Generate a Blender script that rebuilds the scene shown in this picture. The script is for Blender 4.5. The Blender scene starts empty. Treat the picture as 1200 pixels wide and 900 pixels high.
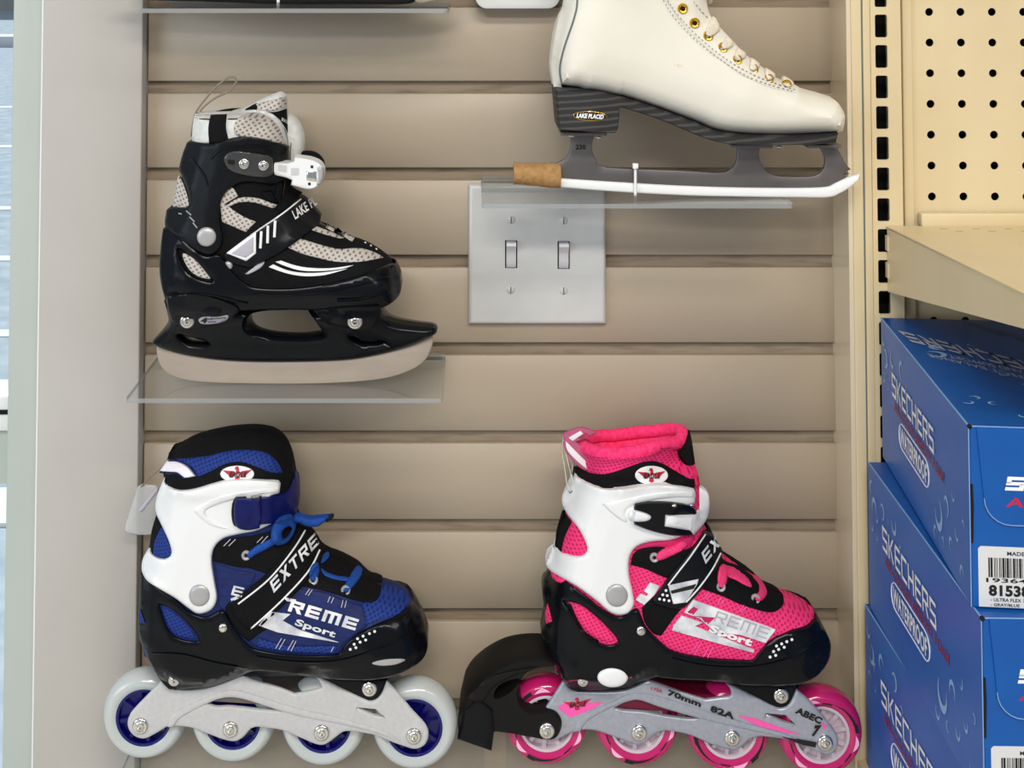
import bpy, bmesh, math, random
import numpy as np
from mathutils import Vector
from mathutils.bvhtree import BVHTree
from mathutils.geometry import delaunay_2d_cdt
random.seed(4)
S = bpy.context.scene
COL = S.collection
# ------------------------------------------------------------------ camera
F, CX, CY, D, CZ, TH = 1485.0, 550.0, -122.0, 1.10, 1.5, math.radians(2.4)
cam = bpy.data.cameras.new('camera'); co = bpy.data.objects.new('camera', cam); COL.objects.link(co)
co.location = (0, -D, CZ); co.rotation_euler = (math.pi/2 + TH, 0, 0)
cam.sensor_width = 36; cam.lens = F/1200*36
cam.shift_x = (600-CX)/1200; cam.shift_y = -(450-CY)/1200
cam.clip_start = 0.05
S.camera = co
# ------------------------------------------------------------------ world, lights, exposure
w = bpy.data.worlds.new('world'); S.world = w; w.use_nodes = True
bg = w.node_tree.nodes['Background']; bg.inputs[0].default_value = (0.80, 0.88, 1.0, 1); bg.inputs[1].default_value = 0.50
def area(name, loc, target, sx, sy, power, color):
    l = bpy.data.lights.new(name, 'AREA'); l.shape = 'RECTANGLE'; l.size = sx; l.size_y = sy; l.energy = power; l.color = color
    o = bpy.data.objects.new(name, l); COL.objects.link(o); o.location = loc
    o.rotation_euler = (Vector(target)-Vector(loc)).to_track_quat('-Z', 'Y').to_euler(); return o
area('ceiling_lamp', (0.30, -2.15, 3.1), (0.30, -1.6, 0), 1.25, 0.3, 62, (1.0, 0.93, 0.82))
area('ceiling_lamp', (-0.6, -3.4, 3.1), (-0.6, -2.6, 0), 1.25, 0.3, 75, (1.0, 0.95, 0.88))
area('ceiling_lamp', (1.9, -2.3, 3.1), (1.9, -1.9, 0), 1.25, 0.3, 30, (1.0, 0.93, 0.80))
area('shop_window_daylight', (-3.2, -2.6, 1.8), (0, 0, 1.2), 2.2, 1.8, 68, (0.80, 0.90, 1.0))
sun = bpy.data.lights.new('sun', 'SUN'); sun.energy = 5.0; sun.angle = 0.01; sun.color = (1, .96, .9)
so = bpy.data.objects.new('sun', sun); COL.objects.link(so); so.rotation_euler = (math.radians(-38), math.radians(-14), 0); so.location = (0, 8, 6)
S.view_settings.view_transform = 'Standard'; S.view_settings.look = 'None'
S.view_settings.exposure = -0.38; S.view_settings.gamma = 1; S.view_settings.use_curve_mapping = False
# ------------------------------------------------------------------ helpers: pixels, objects
SL = [0.0, 0.0]     # slant of the thing being built: its toe comes forward by SL[0] per metre from x = SL[1]
def P(px, py, d):
    """the point seen at pixel (px,py) of the photo whose distance out from the slat wall is d"""
    u = (px-CX)/F; v = -(py-CY)/F
    t = (D-d+SL[0]*SL[1])/(math.cos(TH)-math.sin(TH)*v+SL[0]*u)
    return Vector((t*u, -D+t*(math.cos(TH)-math.sin(TH)*v), CZ+t*(v*math.cos(TH)+math.sin(TH))))
CAM = Vector((0, -D, CZ))
def srgb(r, g, b): return tuple(((c/255)/12.92 if c/255 <= .04045 else ((c/255+.055)/1.055)**2.4) for c in (r, g, b))
def mesh_obj(name, verts, faces, mat, parent=None, smooth=True, mats=None, mi=None):
    me = bpy.data.meshes.new(name)
    L = Vector(parent['_o']) if parent is not None and '_o' in parent else Vector((0, 0, 0))
    me.from_pydata([tuple(Vector(v)-L) for v in verts], [], [tuple(f) for f in faces])
    for m in (mats or [mat]): me.materials.append(m)
    if mi is not None:
        for p, i in zip(me.polygons, mi): p.material_index = i
    if smooth:
        for p in me.polygons: p.use_smooth = True
    o = bpy.data.objects.new(name, me); COL.objects.link(o)
    if parent is not None:
        o.parent = parent; o['_o'] = tuple(L)
    if smooth:
        try: me.set_sharp_from_angle(angle=math.radians(50))
        except Exception: pass
    return o
def thing(name, label, cat, loc=(0, 0, 0), group=None):
    o = bpy.data.objects.new(name, None); COL.objects.link(o); o.location = loc; o['_o'] = tuple(loc)
    o['label'] = label; o['category'] = cat; o.empty_display_size = .02
    if group: o['group'] = group
    return o
def tag(o, label, cat, group=None):
    o['label'] = label; o['category'] = cat
    if group: o['group'] = group
    return o
def struct(o): o['kind'] = 'structure'; return o
def box(name, a, b, mat, parent=None, bev=0.0, seg=2):
    bm = bmesh.new(); bmesh.ops.create_cube(bm, size=1)
    for v in bm.verts:
        for i in range(3): v.co[i] = (a[i]+b[i])/2 + v.co[i]*abs(b[i]-a[i])
    if bev: bmesh.ops.bevel(bm, geom=bm.edges[:], offset=bev, segments=seg, affect='EDGES', profile=.5)
    vs = [v.co.copy() for v in bm.verts]; fs = [[v.index for v in f.verts] for f in bm.faces]; bm.free()
    return mesh_obj(name, vs, fs, mat, parent, smooth=bev > 0)
def tube_geo(pts, r, seg=8, closed=False, flat=None):
    pts = [Vector(p) for p in pts]; n = len(pts); V = []; Fc = []
    up = None
    for i, p in enumerate(pts):
        a = pts[i-1] if (i or closed) else p; b = pts[(i+1) % n] if (i < n-1 or closed) else p
        t = (b-a).normalized()
        if up is None: up = t.orthogonal().normalized()
        up = (up-t*up.dot(t)).normalized(); s = t.cross(up)
        rr = r[i] if isinstance(r, (list, tuple)) else r
        for k in range(seg):
            an = 2*math.pi*k/seg; V.append(p+up*math.cos(an)*rr+s*math.sin(an)*rr)
    m = n if closed else n-1
    for i in range(m):
        for k in range(seg):
            a = i*seg+k; b = i*seg+(k+1) % seg; c = ((i+1) % n)*seg+(k+1) % seg; d = ((i+1) % n)*seg+k
            Fc.append((a, b, c, d))
    if not closed:
        Fc.append(tuple(range(seg-1, -1, -1))); Fc.append(tuple(range((n-1)*seg, n*seg)))
    return V, Fc
def tube(name, pts, r, mat, parent=None, seg=8, closed=False):
    V, Fc = tube_geo(pts, r, seg, closed); return mesh_obj(name, V, Fc, mat, parent)
def lathe_geo(c, prof, seg=48, axis='y', ang0=0.0, ang1=2*math.pi):
    """prof: (radius, offset towards the viewer)"""
    V = []; Fc = []; n = len(prof); full = abs(ang1-ang0-2*math.pi) < 1e-6; cols = seg if full else seg+1
    for k in range(cols):
        an = ang0+(ang1-ang0)*k/seg
        for (r, h) in prof:
            if axis == 'y': V.append(Vector((c[0]+r*math.cos(an), c[1]-h, c[2]+r*math.sin(an))))
            elif axis == 'x': V.append(Vector((c[0]+h, c[1]+r*math.cos(an), c[2]+r*math.sin(an))))
            else: V.append(Vector((c[0]+r*math.cos(an), c[1]+r*math.sin(an), c[2]+h)))
    for k in range(seg):
        for i in range(n-1):
            a = k*n+i; b = ((k+1) % cols)*n+i
            Fc.append((a, a+1, b+1, b))
    return V, Fc
def lathe(name, c, prof, mat, parent=None, seg=48, axis='y'):
    V, Fc = lathe_geo(c, prof, seg, axis); return mesh_obj(name, V, Fc, mat, parent)
def join_geo(parts):
    V = []; Fc = []
    for v, f in parts:
        o = len(V); V += list(v); Fc += [tuple(i+o for i in q) for q in f]
    return V, Fc
# ------------------------------------------------------------------ helpers: curves and triangulation
def spline(poly, step, closed=True):
    """(x,y) smooth point, (x,y,1) corner; all-corner lists stay straight"""
    n = len(poly); pts = [np.array(p[:2], float) for p in poly]; cor = [len(p) > 2 and p[2] == 1 for p in poly]
    out = []
    m = n if closed else n-1
    for i in range(m):
        j = (i+1) % n
        p1, p2 = pts[i], pts[j]
        p0 = pts[(i-1) % n] if (closed or i > 0) and not cor[i] else p1*2-p2 if False else (p1 if cor[i] or (not closed and i == 0) else pts[i-1])
        p3 = (p2 if cor[j] or (not closed and j == n-1) else pts[(j+1) % n])
        if cor[i] and cor[j]: k = max(1, int(np.linalg.norm(p2-p1)/step+.5)); f = lambda t: p1+(p2-p1)*t
        else:
            k = max(1, int(np.linalg.norm(p2-p1)/step+.5))
            f = lambda t: .5*((2*p1)+(-p0+p2)*t+(2*p0-5*p1+4*p2-p3)*t*t+(-p0+3*p1-3*p2+p3)*t**3)
        for q in range(k): out.append(f(q/k))
    if not closed: out.append(pts[-1])
    return np.array(out)
def corners(poly): return [(p[0], p[1], 1) for p in poly]
def seg_dist(pts, A, B, wt=None):
    """min distance from every pt to the segments A-B, each distance scaled by its weight"""
    AB = B-A; L2 = (AB**2).sum(1)+1e-18
    best = np.full(len(pts), 1e9)
    for s in range(0, len(pts), 2000):
        Q = pts[s:s+2000, None, :]
        t = np.clip(((Q-A[None])*AB[None]).sum(2)/L2[None], 0, 1)
        dd = np.sqrt(((Q-(A[None]+t[..., None]*AB[None]))**2).sum(2))
        if wt is not None: dd = dd*wt[None]
        best[s:s+2000] = dd.min(1)
    return best
def inside(pts, poly):
    x, y = pts[:, 0], pts[:, 1]; c = np.zeros(len(pts), bool); n = len(poly)
    for i in range(n):
        x1, y1 = poly[i]; x2, y2 = poly[i-1]
        m = ((y1 > y) != (y2 > y))
        with np.errstate(divide='ignore', invalid='ignore'):
            c ^= m & (x < (x2-x1)*(y-y1)/((y2-y1) if y2 != y1 else 1e-12)+x1)
    return c
def area2(p): x, y = p[:, 0], p[:, 1]; return .5*np.sum(x*np.roll(y, -1)-y*np.roll(x, -1))
def triangulate(loop, holes, sp, rings=()):
    """returns pts, tris, list of boundary loops (indices), distance to edge"""
    loops = [loop]+list(holes)
    B = []; E = []; 
    for l in loops:
        o = len(B); B += [tuple(p) for p in l]; n = len(l); E += [(o+i, o+(i+1) % n) for i in range(n)]
    A_ = np.array([B[e[0]] for e in E]); B_ = np.array([B[e[1]] for e in E])
    mn = loop.min(0); mx = loop.max(0)
    gx = np.arange(mn[0], mx[0], sp); gy = np.arange(mn[1], mx[1], sp*.866)
    G = np.array([(x+(sp/2 if j % 2 else 0), y) for j, y in enumerate(gy) for x in gx]) if len(gx) and len(gy) else np.zeros((0, 2))
    def ok(Q, mind):
        if not len(Q): return Q
        m = inside(Q, loop)
        for h in holes: m &= ~inside(Q, h)
        Q = Q[m]
        if not len(Q): return Q
        return Q[seg_dist(Q, A_, B_) > mind]
    rmax = max(rings) if rings else 0
    pts = [np.array(B)]
    for r in rings:
        for l in loops:
            s = 1 if area2(l) > 0 else -1
            t = np.roll(l, -1, 0)-np.roll(l, 1, 0); nrm = np.stack([-t[:, 1], t[:, 0]], 1)*s; nrm /= (np.linalg.norm(nrm, axis=1, keepdims=True)+1e-12)
            if l is not loop: nrm = -nrm
            pts.append(ok(l+nrm*r, r*.93))
    pts.append(ok(G, rmax+sp*.45))
    Q = np.concatenate([p for p in pts if len(p)])
    res = delaunay_2d_cdt([Vector(p) for p in Q], E, [], 0, sp*1e-3, True)
    V = np.array([tuple(v) for v in res[0]]); T = np.array([tuple(f) for f in res[2] if len(f) == 3])
    orig = res[3]; remap = {}
    for i, l in enumerate(orig):
        for q in l: remap[q] = i
    c = V[T].mean(1); m = inside(c, loop)
    for h in holes: m &= ~inside(c, h)
    T = T[m]
    # orientation: counter-clockwise in (x right, y up of this 2D frame)
    a, b, cc = V[T[:, 0]], V[T[:, 1]], V[T[:, 2]]
    cr = (b[:, 0]-a[:, 0])*(cc[:, 1]-a[:, 1])-(b[:, 1]-a[:, 1])*(cc[:, 0]-a[:, 0])
    T = T[np.abs(cr) > 1e-14]; cr = cr[np.abs(cr) > 1e-14]
    T[cr < 0] = T[cr < 0][:, ::-1]
    # boundary edges from the triangles themselves
    cnt = {}
    for t in T:
        for i in range(3):
            e = (t[i], t[(i+1) % 3]); cnt[e] = cnt.get(e, 0)+1
    bd = [e for e in cnt if (e[1], e[0]) not in cnt]
    used = np.unique(T); mp = -np.ones(len(V), int); mp[used] = np.arange(len(used))
    V = V[used]; T = mp[T]; bd = [(mp[a], mp[b]) for a, b in bd]
    dist = seg_dist(V, A_, B_)
    return V, T, bd, dist
# ------------------------------------------------------------------ a boot: solid body plus pieces laid on its surface
class Thing3:
    def __init__(s, root, d0): s.root = root; s.d0 = d0; s.trees = []
    def add(s, V, Fc): s.trees.append(BVHTree.FromPolygons([tuple(v) for v in V], [tuple(int(i) for i in f) for f in Fc]))
    def hit(s, px, py):
        dr = (P(px, py, 0)-CAM).normalized(); best = None
        for t in s.trees:
            h = t.ray_cast(CAM, dr)
            if h[0] is not None:
                d = -h[0].y-SL[0]*(h[0].x-SL[1])
                if best is None or d > best: best = d
        return best
    def body(s, name, poly, mat, W, R, p=2.2, sp=.004, k1=.45, k2=0.0, tight=None, flat=None, holes=(), wfun=None, d0=None, open_top=False, parent=None, dm=None, reg=True, tw=3.0):
        """a solid between two mirrored rounded faces; its outline is given in pixels"""
        d0 = s.d0 if d0 is None else d0
        L = spline(poly, 4.0)
        def tow(L):
            sg = 1 if area2(L) > 0 else -1
            t = np.roll(L, -1, 0)-np.roll(L, 1, 0); n = np.stack([t[:, 1], -t[:, 0]], 1)*sg; n /= (np.linalg.norm(n, axis=1, keepdims=True)+1e-9)
            out = []
            for q, nn in zip(L, n):
                if dm is not None: dd = dm
                else:
                    v = q-np.array([550., -60.]); v /= np.linalg.norm(v); c = float(v@nn); kk = k1
                    if tight and tight(*q): kk = .95
                    dd = d0+W*(c*kk if c > 0 else c*k2)
                w_ = P(q[0], q[1], dd); out.append((w_.x, w_.z))
            return np.array(out)
        loop = tow(L); hl = []
        for h in holes: hl.append(tow(spline(h, 4.0)))
        wt = np.ones(len(L))
        mids = (L+np.roll(L, -1, 0))/2
        for i, q in enumerate(mids):
            if tight and tight(*q): wt[i] = tw
            if flat and flat(*q): wt[i] = 1e4
        if tight and len(wt) > 20:
            c_ = wt < 1e3; base = np.where(c_, wt, 1.0)
            for _ in range(60): base = (np.roll(base, 1)+np.roll(base, -1)+base)/3
            wt = np.where(c_, base, wt)
        A_ = loop; B_ = np.roll(loop, -1, 0)
        V2, T, bd, dist = triangulate(loop, hl, sp, rings=(R*.04, R*.13, R*.28, R*.5, R*1.0))
        wts = wt
        if hl:
            A_ = np.concatenate([A_]+hl); B_ = np.concatenate([B_]+[np.roll(h, -1, 0) for h in hl]); wts = np.concatenate([wt]+[np.full(len(h), 3.0) for h in hl])
        dd = seg_dist(V2, A_, B_, wts)
        x = np.clip(dd/R, 0, 1); prof = (1-(1-x)**p)**(1/p)
        if wfun: Wv = np.array([wfun(*proj(a, -d0, b)) for a, b in V2])
        else: Wv = np.full(len(V2), W)
        h = np.maximum(prof*Wv, .0004)
        n = len(V2)
        yo = -d0-SL[0]*(V2[:, 0]-SL[1]); V = [(a, y-hh, b) for (a, b), hh, y in zip(V2, h, yo)]+[(a, y+hh, b) for (a, b), hh, y in zip(V2, h, yo)]
        Fc = [tuple(t) for t in T]+[tuple(int(i)+n for i in t[::-1]) for t in T]
        for a, b in bd:
            if open_top:
                m_ = (V2[a]+V2[b])/2; q = proj(m_[0], -d0, m_[1])
                if flat and flat(*q): continue
            Fc.append((b, a, a+n, b+n))
        Fc = [tuple(int(i) for i in f) for f in Fc]
        o = mesh_obj(name, V, Fc, mat, parent or s.root)
        if reg: s.add(V, Fc)
        return o
    def patch(s, name, poly, mat, off=.0015, bev=2.0, sp=4.0, sm=0, mirror=False, holes=(), parent=None, reg=True, skirt=.002, lift=None, closed_spline=True, puff=0.0, dset=None, step=None):
        L = spline(poly, step or max(1.0, min(3.0, sp*.75)))
        hl = [spline(h, 2.5) for h in holes]
        V2, T, bd, dist = triangulate(L, hl, sp, rings=(bev*.3, bev) if bev else ())
        # pixel y runs down, so the counter-clockwise triangles there face away from the viewer
        T = T[:, ::-1]; bd = [(b, a) for a, b in bd]
        n = len(V2)
        dep = np.array([(-1 if (v := s.hit(*q)) is None else v) for q in V2]) if dset is None else np.full(n, dset)
        miss = dep < 0
        if miss.all(): dep[:] = s.d0; 
        elif miss.any():
            H = V2[~miss]; Dh = dep[~miss]
            for i in np.where(miss)[0]:
                dep[i] = Dh[((H-V2[i])**2).sum(1).argmin()]
        if sm or (miss.any() and not miss.all()):
            nb = [[] for _ in range(n)]
            for t in T:
                for i in range(3): nb[t[i]].append(t[(i+1) % 3]); nb[t[i]].append(t[(i+2) % 3])
            base = dep.copy()
            I = np.concatenate([np.full(len(x), i) for i, x in enumerate(nb)]); J = np.concatenate([np.array(x) for x in nb]).astype(int); C = np.array([len(x) for x in nb])
            if miss.any():
                band = miss.copy()
                for _ in range(2):
                    b2 = band.copy(); np.logical_or.at(b2, I, band[J]); band = b2
                for _ in range(10): dep = np.where(band, np.bincount(I, dep[J], n)/C, dep)
                dep = np.where(miss, dep, np.maximum(dep, base)); base = np.where(miss, dep, base)
            for _ in range(sm):
                a = np.bincount(I, dep[J], n)/C
                dep = np.maximum(base, a)
        x = np.clip(dist/max(bev, 1e-6), 0, 1) if bev else np.ones(n)
        prof = np.sqrt(np.clip(1-(1-x)**2, 0, 1))
        o_ = off*(.25+.75*prof)
        if puff: o_ = o_+puff*np.sqrt(np.clip(dist/max(dist.max(), 1e-6), 0, 1))
        if lift is not None: o_ = o_+np.array([lift(*q) for q in V2])
        V = [P(q[0], q[1], d+e) for q, d, e in zip(V2, dep, o_)]
        Fc = [tuple(int(i) for i in t) for t in T]
        if mirror:
            V += [Vector((v.x, -2*(s.d0+SL[0]*(v.x-SL[1]))-v.y, v.z)) for v in V[:n]]
            Fc += [tuple(int(i)+n for i in t[::-1]) for t in T]
        base_n = len(V); idx = {}
        def sk(i):
            if i not in idx:
                idx[i] = len(V); q = V2[i]; V.append(P(q[0], q[1], dep[i]-skirt) if False else V[i]+Vector((0, skirt+o_[i], 0)))
            return idx[i]
        idm = {}
        def skm(i):
            if i not in idm:
                idm[i] = len(V); V.append(V[i+n]-Vector((0, skirt+o_[i], 0)))
            return idm[i]
        for a, b in bd:
            a = int(a); b = int(b)
            if mirror and miss[a] and miss[b]: Fc.append((b, a, a+n, b+n)); continue
            Fc.append((b, a, sk(a), sk(b)))
            if mirror: Fc.append((a+n, b+n, skm(b), skm(a)))
        o = mesh_obj(name, V, Fc, mat, parent or s.root)
        if reg: s.add(V, Fc)
        return o
    def line(s, name, pts, w, mat, off=.0008, parent=None, closed=False, **k):
        """a narrow strip w pixels wide along a pixel path"""
        L = spline(pts, 4.0, closed=closed); t = np.gradient(L, axis=0); nn = np.stack([-t[:, 1], t[:, 0]], 1); nn /= (np.linalg.norm(nn, axis=1, keepdims=True)+1e-9)
        ws = np.array([w(i/(len(L)-1)) if callable(w) else w for i in range(len(L))])[:, None]
        V = []; Fc = []
        for q, m, wv in zip(L, nn, ws):
            for e, o_ in ((-.5, -.001), (-.5, off*.5), (-.2, off), (.2, off), (.5, off*.5), (.5, -.001)):
                a = q+m*wv*e; d = s.hit(*a)
                if d is None: d = s.hit(*q) or s.d0
                V.append(P(a[0], a[1], d+o_))
        for i in range(len(L)-1):
            for j in range(5):
                a = i*6+j; Fc.append((a, a+1, a+7, a+6))
        return mesh_obj(name, V, Fc, mat, parent or s.root)
    def lines(s, name, paths, w, mat, off=.0006, parent=None):
        """several thin printed or stitched dashes as one mesh"""
        G = []
        for p in paths:
            (x0, y0), (x1, y1) = p[0][:2], p[1][:2]; L = math.hypot(x1-x0, y1-y0) or 1; nx, ny = -(y1-y0)/L*w/2, (x1-x0)/L*w/2
            V = []
            for t in (0, .5, 1):
                for sgn in (-1, 1):
                    a = (x0+(x1-x0)*t+nx*sgn, y0+(y1-y0)*t+ny*sgn); d = s.hit(*a) or s.hit(x0, y0) or s.d0; V.append(P(a[0], a[1], d+off))
            G.append((V, [(0, 1, 3, 2), (2, 3, 5, 4)]))
        V, Fc = join_geo(G); o = mesh_obj(name, V, Fc, mat, parent or s.root, smooth=False); o['kind'] = 'stuff'; return o
    def disc(s, name, px, py, r, mat, h=.0025, parent=None, prof=None, seg=28, d=None, ry=None):
        """round head of r pixels laid at the surface"""
        d = (s.hit(px, py) or s.d0) if d is None else d
        c = P(px, py, d); rm = (P(px+r, py, d)-c).x
        prof = prof or [(0, h), (rm*.45, h*.97), (rm*.8, h*.78), (rm*.96, h*.4), (rm, 0), (rm, -.002)]
        prof = [(a*rm if a > .5 and prof is None else a, b) for a, b in prof]
        V, Fc = lathe_geo(c, prof, seg)
        if ry: V = [Vector((v.x, v.y, c.z+(v.z-c.z)*ry/r)) for v in V]
        return mesh_obj(name, V, Fc, mat, parent or s.root)
    def bolt(s, name, px, py, r, mat, parent=None, d=None, dark=None):
        d = (s.hit(px, py) or s.d0) if d is None else d
        c = P(px, py, d); rm = (P(px+r, py, d)-c).x; h = rm*.35
        o = s.disc(name, px, py, r, mat, parent=parent, d=d, prof=[(0, h*.1), (rm*.16, h*.1), (rm*.22, h*.45), (rm*.3, h*.95), (rm*.42, h*1.0), (rm*.55, h*.7), (rm*.62, h*.75), (rm*.82, h*.8), (rm*.97, h*.4), (rm, 0), (rm, -.003)])
        return o
    def text(s, name, string, p0, p1, up, mat, off=.0007, parent=None, bold=.02, sub=5.0, curve=None):
        V2, T = glyphs(string, bold)
        w_ = V2[:, 0].max()-V2[:, 0].min(); hh = .72
        p0 = np.array(p0, float); p1 = np.array(p1, float); up = np.array(up, float)
        U = (V2[:, 0]-V2[:, 0].min())/w_; Wv = V2[:, 1]/hh
        Q = p0[None]+U[:, None]*(p1-p0)[None]+Wv[:, None]*up[None]
        if curve is not None: Q = np.array([curve(u, v) for u, v in zip(U, Wv)])
        Q, T = subdiv(Q, T, sub)
        dep = np.array([(-1 if (v := s.hit(*q)) is None else v) for q in Q]); ms = dep < 0
        if ms.all(): dep[:] = s.d0
        elif ms.any():
            H = Q[~ms]; Dh = dep[~ms]
            for i in np.where(ms)[0]: dep[i] = Dh[((H-Q[i])**2).sum(1).argmin()]
        V = [P(q[0], q[1], d+off) for q, d in zip(Q, dep)]
        return mesh_obj(name, V, [tuple(int(i) for i in t) for t in T], mat, parent or s.root, smooth=False)
def proj(x, y, z):
    X, Y, Z = x, y+D, z-CZ
    f = Y*math.cos(TH)+Z*math.sin(TH); u_ = -Y*math.sin(TH)+Z*math.cos(TH)
    return CX+F*X/f, CY-F*u_/f
_gl = {}
def block_font(s, t=.2):
    """squared display capitals drawn from straight strokes; v runs 0 to .72"""
    h, V, T, x = 1.0, [], [], 0.0
    def q(*p):
        o = len(V); V.extend(p); T.extend([(o, o+1, o+2), (o, o+2, o+3)])
    def R(x0, y0, x1, y1): q((x+x0, y0), (x+x1, y0), (x+x1, y1), (x+x0, y1))
    w = .86; tv = t*.95
    for c in s:
        if c in 'EFCSBP': R(0, 1-t, w, 1)
        if c in 'ECSB': R(0, 0, w, t)
        if c in 'EFSBP': R(0 if c == 'S' else tv, .5-t/2, w*.96, .5+t/2)
        if c in 'EFCKHRBP': R(0, 0, tv, 1)
        if c == 'S': R(0, .5, tv, 1-t); R(w-tv, t, w, .5)
        if c == 'T': R(0, 1-t, w, 1); R(w/2-tv/2, 0, w/2+tv/2, 1-t)
        if c == 'H': R(w-tv, 0, w, 1); R(tv, .5-t/2, w-tv, .5+t/2)
        if c == 'R': R(tv, 1-t, w, 1); R(w-tv, .5, w, 1-t); R(tv, .42, w, .42+t*.8); q((x+w*.42, .42), (x+w*.42+tv*1.2, .42), (x+w, 0), (x+w-tv*1.2, 0))
        if c == 'K': q((x+tv, .42), (x+tv*1.9, .42), (x+w, 1), (x+w-tv*1.3, 1)); q((x+tv*1.3, .56), (x+w-tv*1.3, 0), (x+w, 0), (x+tv*2.2, .62))
        if c == 'X': q((x, 0), (x+tv*1.3, 0), (x+w, 1), (x+w-tv*1.3, 1)); q((x, 1), (x+w-tv*1.3, 0), (x+w, 0), (x+tv*1.3, 1))
        if c == 'M': R(0, 1-t, w*1.25, 1); R(0, 0, tv, 1-t); R(w*.625-tv/2, 0, w*.625+tv/2, 1-t); R(w*1.25-tv, 0, w*1.25, 1-t); x += w*.25
        x += w+.2
    V = np.array([(a, b*.72) for a, b in V]); return V, np.array(T)
def glyphs(string, bold=.02):
    if string[0] == '#': return block_font(string[1:], bold if bold > .06 else .2)
    if (string, bold) in _gl: return _gl[(string, bold)]
    c = bpy.data.curves.new('t', 'FONT'); c.body = string; c.size = 1; c.offset = bold; c.resolution_u = 3; c.space_character = 1.04
    o = bpy.data.objects.new('t', c); COL.objects.link(o); bpy.context.view_layer.update()
    me = o.to_mesh(); me.calc_loop_triangles()
    V = np.array([v.co[:2] for v in me.vertices]); T = np.array([t.vertices[:] for t in me.loop_triangles])
    o.to_mesh_clear(); bpy.data.objects.remove(o); bpy.data.curves.remove(c)
    _gl[(string, bold)] = (V, T); return V, T
def subdiv(Q, T, mx):
    Q = [tuple(q) for q in Q]; T = [tuple(t) for t in T]
    for _ in range(6):
        mid = {}; out = []; ch = False
        def L(a, b): return math.hypot(Q[a][0]-Q[b][0], Q[a][1]-Q[b][1])
        def M(a, b):
            k = (min(a, b), max(a, b))
            if k not in mid: mid[k] = len(Q); Q.append(((Q[a][0]+Q[b][0])/2, (Q[a][1]+Q[b][1])/2))
            return mid[k]
        for a, b, c in T:
            e = sorted([(L(a, b), 0), (L(b, c), 1), (L(c, a), 2)])[-1]
            if e[0] <= mx: out.append((a, b, c)); continue
            ch = True; a, b, c = [(a, b, c), (b, c, a), (c, a, b)][e[1]]
            m = M(a, b); out += [(a, m, c), (m, b, c)]
        T = out
        if not ch: break
    return np.array(Q), np.array(T)
# ------------------------------------------------------------------ materials
def mat(name, col, rough=.5, metal=0, spec=.5, coat=0, trans=0, ior=1.45, sss=0):
    m = bpy.data.materials.new(name); m.use_nodes = True; b = m.node_tree.nodes['Principled BSDF']
    b.inputs['Base Color'].default_value = (*col, 1); b.inputs['Roughness'].default_value = rough; b.inputs['Metallic'].default_value = metal
    b.inputs['Specular IOR Level'].default_value = spec; b.inputs['Coat Weight'].default_value = coat
    b.inputs['Transmission Weight'].default_value = trans; b.inputs['IOR'].default_value = ior
    if sss: b.inputs['Subsurface Weight'].default_value = sss; b.inputs['Subsurface Scale'].default_value = .01
    return m
def grain(m, col, col2, scale=(60, 60, 60), bump=.1, detail=4, lo=.35, hi=.7, dist=.0005, bscale=None):
    nt = m.node_tree; b = nt.nodes['Principled BSDF']; tc = nt.nodes.new('ShaderNodeTexCoord'); mp = nt.nodes.new('ShaderNodeMapping')
    mp.inputs['Scale'].default_value = scale; nt.links.new(tc.outputs['Object'], mp.inputs[0])
    n = nt.nodes.new('ShaderNodeTexNoise'); n.inputs['Scale'].default_value = 1; n.inputs['Detail'].default_value = detail; nt.links.new(mp.outputs[0], n.inputs['Vector'])
    r = nt.nodes.new('ShaderNodeMapRange'); r.inputs[1].default_value = lo; r.inputs[2].default_value = hi; nt.links.new(n.outputs[0], r.inputs[0])
    mx = nt.nodes.new('ShaderNodeMix'); mx.data_type = 'RGBA'; nt.links.new(r.outputs[0], mx.inputs[0])
    mx.inputs[6].default_value = (*col, 1); mx.inputs[7].default_value = (*col2, 1); nt.links.new(mx.outputs[2], b.inputs['Base Color'])
    if bump:
        bp = nt.nodes.new('ShaderNodeBump'); bp.inputs['Strength'].default_value = bump; bp.inputs['Distance'].default_value = dist
        src = n
        if bscale:
            n2 = nt.nodes.new('ShaderNodeTexNoise'); n2.inputs['Scale'].default_value = bscale; nt.links.new(tc.outputs['Object'], n2.inputs['Vector']); src = n2
        nt.links.new(src.outputs[0], bp.inputs['Height']); nt.links.new(bp.outputs[0], b.inputs['Normal'])
    return m
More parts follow.
